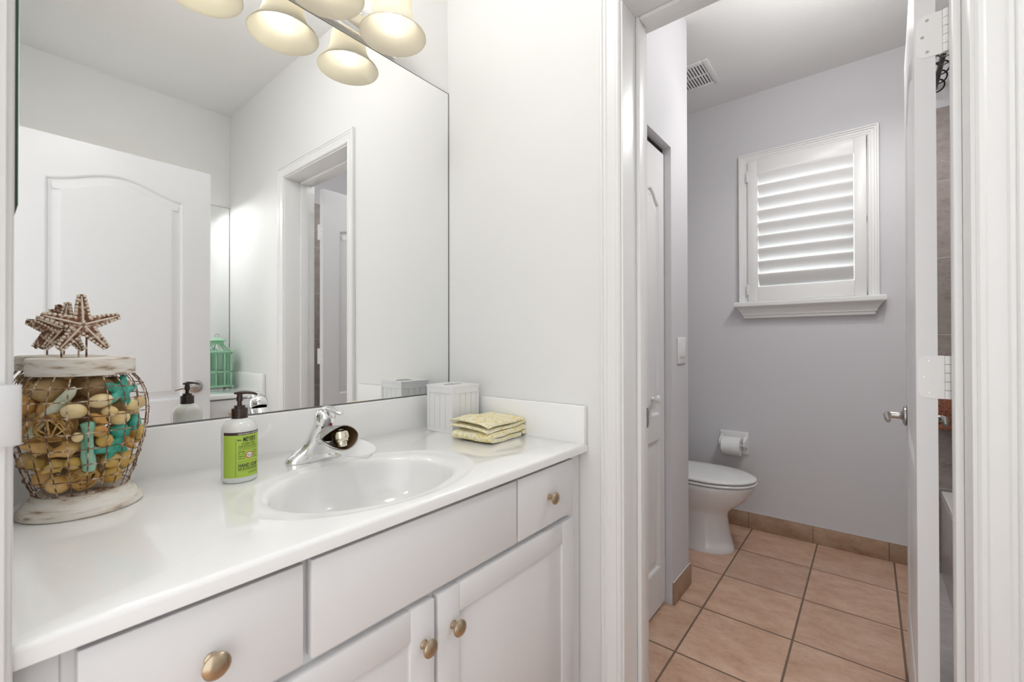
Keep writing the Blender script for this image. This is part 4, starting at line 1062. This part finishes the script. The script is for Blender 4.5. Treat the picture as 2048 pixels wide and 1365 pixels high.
# ------------------------------------------------------------------ green lantern on the far vanity
NX, NY, NZ = -0.118, -2.105, CT
GREENM = mat('seafoam_metal', srgb(158, 208, 174), 0.45)
CLEAR = pane_mat('lantern_glass', (0.80, 0.94, 0.87), 0.10)
t = thing('lantern', 'seafoam green metal lantern on the far vanity, seen in the mirror', 'lantern', (NX, NY, NZ))
hw = 0.068
m = MB().box(NX - hw - 0.006, NX + hw + 0.006, NY - hw - 0.006, NY + hw + 0.006, NZ + 0.010, NZ + 0.022)
for sx in (-1, 1):
    for sy in (-1, 1): m.box(NX + sx * hw - 0.008, NX + sx * hw + 0.008, NY + sy * hw - 0.008, NY + sy * hw + 0.008, NZ + 0.0005, NZ + 0.012)
m.build('base', GREENM, t, bevel=0.001)
m = MB()
for sx in (-1, 1):
    for sy in (-1, 1): m.box(NX + sx * (hw - 0.006) - 0.006, NX + sx * (hw - 0.006) + 0.006, NY + sy * (hw - 0.006) - 0.006, NY + sy * (hw - 0.006) + 0.006, NZ + 0.022, NZ + 0.235)
for z in (0.105, 0.228):
    m.box(NX - hw, NX + hw, NY - hw, NY - hw + 0.006, NZ + z, NZ + z + 0.010).box(NX - hw, NX + hw, NY + hw - 0.006, NY + hw, NZ + z, NZ + z + 0.010)
    m.box(NX - hw, NX - hw + 0.006, NY - hw, NY + hw, NZ + z, NZ + z + 0.010).box(NX + hw - 0.006, NX + hw, NY - hw, NY + hw, NZ + z, NZ + z + 0.010)
for off in (-0.024, 0.024):
    m.box(NX + off - 0.004, NX + off + 0.004, NY + hw - 0.006, NY + hw, NZ + 0.022, NZ + 0.235).box(NX + off - 0.004, NX + off + 0.004, NY - hw, NY - hw + 0.006, NZ + 0.022, NZ + 0.235)
    m.box(NX - hw, NX - hw + 0.006, NY + off - 0.004, NY + off + 0.004, NZ + 0.022, NZ + 0.235).box(NX + hw - 0.006, NX + hw, NY + off - 0.004, NY + off + 0.004, NZ + 0.022, NZ + 0.235)
m.build('frame', GREENM, t, bevel=0.0008)
m = MB()
for s_ in (-1, 1):
    m.box(NX - hw + 0.006, NX + hw - 0.006, NY + s_ * (hw - 0.003) - 0.001, NY + s_ * (hw - 0.003) + 0.001, NZ + 0.024, NZ + 0.227)
    m.box(NX + s_ * (hw - 0.003) - 0.001, NX + s_ * (hw - 0.003) + 0.001, NY - hw + 0.006, NY + hw - 0.006, NZ + 0.024, NZ + 0.227)
m.build('pane', CLEAR, t, smooth=False)
def sqr(h_, z): return [(NX - h_, NY - h_, NZ + z), (NX + h_, NY - h_, NZ + z), (NX + h_, NY + h_, NZ + z), (NX - h_, NY + h_, NZ + z)]
m = MB().rings([sqr(hw + 0.006, 0.236), sqr(hw + 0.008, 0.240), sqr(hw + 0.006, 0.246)])
for sx in (-1, 1):
    for sy in (-1, 1): m.tube([(NX + sx * hw, NY + sy * hw, NZ + 0.243), (NX + sx * 0.027, NY + sy * 0.027, NZ + 0.290)], 0.004, 6)
    m.tube([(NX + sx * hw, NY, NZ + 0.243), (NX + sx * 0.027, NY, NZ + 0.290)], 0.003, 6).tube([(NX, NY + sx * hw, NZ + 0.243), (NX, NY + sx * 0.027, NZ + 0.290)], 0.003, 6)
m.rings([sqr(0.030, 0.288), sqr(0.030, 0.310)]); m.rings([sqr(0.044, 0.310), sqr(0.045, 0.314), sqr(0.012, 0.330), sqr(0.004, 0.336)])
m.build('roof', GREENM, t, angle=25)
m = MB().tube([(NX + 0.011 * math.cos(2 * PI * i / 20), NY, NZ + 0.345 + 0.011 * math.sin(2 * PI * i / 20)) for i in range(20)], 0.0018, 6, closed=True)
m.build('ring_handle', NICKEL, t)

# ------------------------------------------------------------------ toilet
TXC = 1.430
t = thing('toilet', 'white toilet with closed lid behind the closet wall corner', 'toilet', (TXC, -0.4, 0))
def egg_ring(hw_, yf, yb, z, n=48, ex=2.0, exb=3.0):
    yc = yf + hw_ * 1.25; r = []
    for i in range(n):
        q = 2 * PI * i / n; c_, s_ = math.cos(q), math.sin(q)
        e_ = ex if s_ < 0 else exb
        x = TXC + hw_ * math.copysign(abs(c_) ** (2 / e_), c_)
        y = yc + (yc - yf if s_ < 0 else yb - yc) * math.copysign(abs(s_) ** (2 / e_), s_)
        r.append((x, y, z))
    return r
secs = [(0.0, 0.120, -0.672, -0.13), (0.010, 0.121, -0.675, -0.13), (0.03, 0.116, -0.668, -0.13), (0.08, 0.107, -0.655, -0.14), (0.14, 0.101, -0.645, -0.15), (0.19, 0.100, -0.640, -0.15), (0.215, 0.108, -0.652, -0.14), (0.245, 0.132, -0.688, -0.13), (0.28, 0.156, -0.726, -0.12), (0.315, 0.172, -0.754, -0.11), (0.345, 0.180, -0.768, -0.10), (0.362, 0.182, -0.772, -0.10), (0.366, 0.178, -0.768, -0.10)]
MB().rings([egg_ring(h_, a_, b_, z, 56) for z, h_, a_, b_ in secs]).build('bowl', PORC, t, angle=60)
SEAT = mat('white_seat_plastic', (0.82, 0.82, 0.825), 0.12)
MB().rings([egg_ring(0.178, -0.774, -0.235, 0.3705, 56), egg_ring(0.185, -0.782, -0.232, 0.3725, 56), egg_ring(0.186, -0.783, -0.232, 0.380, 56), egg_ring(0.180, -0.777, -0.234, 0.3835, 56)]).build('seat', SEAT, t, angle=70)
MB().rings([egg_ring(0.176, -0.772, -0.240, 0.3885, 56), egg_ring(0.184, -0.781, -0.236, 0.391, 56), egg_ring(0.185, -0.782, -0.236, 0.397, 56), egg_ring(0.181, -0.777, -0.238, 0.402, 56), egg_ring(0.150, -0.742, -0.255, 0.407, 56), egg_ring(0.08, -0.62, -0.30, 0.410, 56)]).build('lid', SEAT, t, angle=70)
for s_ in (-1, 1): MB().box(TXC + s_ * 0.075 - 0.018, TXC + s_ * 0.075 + 0.018, -0.236, -0.205, 0.367, 0.392).build('seat_hinge', SEAT, t, bevel=0.003)
MB().box(TXC - 0.21, TXC + 0.21, -0.235, -0.052, 0.367, 0.70).build('tank', PORC, t, bevel=0.012, segs=3)
MB().box(TXC - 0.22, TXC + 0.22, -0.243, -0.048, 0.702, 0.73).build('tank_lid', PORC, t, bevel=0.008, segs=3)
MB().tube([(TXC - 0.15, -0.237, 0.66), (TXC - 0.15, -0.252, 0.66), (TXC - 0.08, -0.256, 0.652)], 0.006, 10).build('flush_lever', CHROME, t)

# ------------------------------------------------------------------ toilet paper holder and roll
hy0, hy1, hz0, hz1 = -0.512, -0.672, 0.425, 0.572
t = thing('toilet_paper_holder', 'white ceramic paper holder on the grey wall above the toilet', 'paper holder', (WX, -0.59, 0.5))
m = MB().box(WX - 0.010, WX - 0.0003, hy1, hy0, hz0 + 0.012, hz1)
m.build('plate', PORC, t, bevel=0.006, segs=3)
for y in (hy0 - 0.014, hy1 + 0.014):
    m = MB().rings([[(WX - 0.008 - d, y + dy * k, 0.505 + dz * k) for dy, dz in ((-0.011, -0.030), (0.011, -0.030), (0.011, 0.042), (-0.011, 0.042))] for d, k in ((0.0, 1.0), (0.03, 0.78), (0.062, 0.52), (0.070, 0.40))])
    m.build('post', PORC, t, bevel=0.004, segs=2)
MB().tube([(WX - 0.060, hy0 - 0.010, 0.500), (WX - 0.060, hy1 + 0.010, 0.500)], 0.008, 14).build('roller', PORC, t)
PAPER = add_bump(mat('white_paper', (0.84, 0.84, 0.845), 0.9), 300, 0.2, 0.0008)
m = MB(); ry0, ry1 = hy0 - 0.030, hy1 + 0.030
R = []
for y, r in ((ry0, 0.020), (ry0, 0.0525), (ry0 - 0.002, 0.0535), (ry1 + 0.002, 0.0535), (ry1, 0.0525), (ry1, 0.020), (ry0, 0.020)):
    R.append([(WX - 0.066 + r * math.cos(2 * PI * i / 40), y, 0.492 + r * math.sin(2 * PI * i / 40)) for i in range(40)])
m.rings(R, False, False)
pth = [(WX - 0.066 - 0.0538 * math.cos(q), 0.492 + 0.0538 * math.sin(q)) for q in (0.9, 0.6, 0.3, 0.0, -0.2, -0.35)]
m.rings([[(x, ry0, z) for x, z in pth] + [(x - 0.0008, ry0, z) for x, z in reversed(pth)], [(x, ry1, z) for x, z in pth] + [(x - 0.0008, ry1, z) for x, z in reversed(pth)]])
S(m.build('toilet_paper_roll', PAPER, None, angle=40), 'white roll of toilet paper on the ceramic holder', 'toilet paper')

# ------------------------------------------------------------------ light switch, ceiling vent
t = thing('light_switch', 'white double light switch plate on the closet wall corner', 'light switch', (0.865, CY, 1.078))
MB().box(0.805, 0.912, CY - 0.006, CY - 0.0003, 1.020, 1.137).build('plate', PLASTIC, t, bevel=0.003, segs=2)
for x in (0.822, 0.862):
    m = MB().prism([(0.006, 1.046), (0.008, 1.046), (0.011, 1.056), (0.0075, 1.079), (0.007, 1.112), (0.006, 1.112)], lambda a, b_, d: (d, CY - a, b_), x, x + 0.032)
    m.build('rocker', PLASTIC, t, bevel=0.0008)
VX0, VX1, VY0, VY1 = 1.285, 1.545, -0.33, -0.585
t = thing('ceiling_vent', 'white ceiling vent grille with dark slots above the toilet', 'vent', ((VX0 + VX1) / 2, (VY0 + VY1) / 2, TZ))
f = 0.028
m = MB().box(VX0, VX1, VY0 - f, VY0, TZ - 0.008, TZ - 0.0003).box(VX0, VX1, VY1, VY1 + f, TZ - 0.008, TZ - 0.0003).box(VX0, VX0 + f, VY1 + f, VY0 - f, TZ - 0.008, TZ - 0.0003).box(VX1 - f, VX1, VY1 + f, VY0 - f, TZ - 0.008, TZ - 0.0003)
m.build('frame', PLASTIC, t, bevel=0.002)
S(MB().box(VX0 + f, VX1 - f, VY1 + f, VY0 - f, TZ - 0.0015, TZ - 0.0005).build('backing', DARK, t, smooth=False), 'dark opening behind the slats')
NS = 13
for i in range(NS):
    y = VY1 + f + (VY0 - VY1 - 2 * f) * (i + 0.5) / NS
    MB().box(VX0 + f, VX1 - f, y - 0.0045, y + 0.0045, TZ - 0.007, TZ - 0.0018).build('slat', PLASTIC, t, bevel=0.001, segs=1)
MB().box((VX0 + VX1) / 2 - 0.004, (VX0 + VX1) / 2 + 0.004, VY1 + f, VY0 - f, TZ - 0.0075, TZ - 0.002).build('cross_bar', PLASTIC, t)

# ------------------------------------------------------------------ tub corner seen through the hinge gap
t = thing('bathtub', 'white bathtub rim over a grey tiled apron, seen through the door gap', 'bathtub', (1.1, -1.88, 0))
m = MB(); sq = [(0.45, -1.502), (1.80, -1.502), (1.80, -2.238), (0.45, -2.238)]
def rr(off, z): return [(0.45 + off, -1.502 - off, z), (1.80 - off, -1.502 - off, z), (1.80 - off, -2.238 + off, z), (0.45 + off, -2.238 + off, z)]
m.rings([rr(0.0, 0.375), rr(0.0, 0.395), rr(0.005, 0.400), rr(0.07, 0.400), rr(0.08, 0.39), rr(0.13, 0.10), rr(0.16, 0.08)], False, True)
m.build('tub', PORC, t, bevel=0.0)
MB().box(0.45, 1.80, -1.512, -1.500, 0.0, 0.374).build('tiled_apron', GREYF, t, smooth=False)
RODM = mat('dark_bronze', (0.025, 0.018, 0.014), 0.35, 0.6)
RZ, RY = 2.345, -1.489
t = thing('curtain_rod', 'dark shower curtain rod above the tub, behind the open door', 'curtain rod', (1.0, RY, RZ))
MB().tube([(0.17, RY, RZ), (WX - 0.012, RY, RZ)], 0.010, 14).build('rod', RODM, t)
for i, x in enumerate((1.40, 1.47, 1.56, 1.65, 1.74)):
    m = MB().tube([(x + 0.012 * math.sin(2 * PI * k / 24 + 0.5), RY + 0.028 * math.cos(2 * PI * k / 24), RZ - 0.018 + 0.034 * math.sin(2 * PI * k / 24)) for k in range(24)], 0.0032, 8, closed=True)
    S(m.build('curtain_ring', RODM, None), 'dark curtain ring hanging on the shower rod above the tub', 'curtain ring', 'curtain rings on the shower rod')
WOOD = noise_mix(mat('red_brown_wood', srgb(122, 66, 44), 0.5), [srgb(92, 46, 30), srgb(130, 74, 50), srgb(146, 90, 62)], 14, 5, stretch=(1, 6, 6))
t = thing('shower_shelf', 'red brown wooden shelf on the tiled tub wall, seen through the door gap', 'shelf', (WX - 0.05, -1.60, 0.76))
MB().box(WX - 0.024, WX - 0.0105, -1.80, -1.482, 0.705, 0.84).build('back_board', WOOD, t, bevel=0.002)
MB().box(WX - 0.10, WX - 0.024, -1.80, -1.482, 0.705, 0.722).build('ledge', WOOD, t, bevel=0.002)
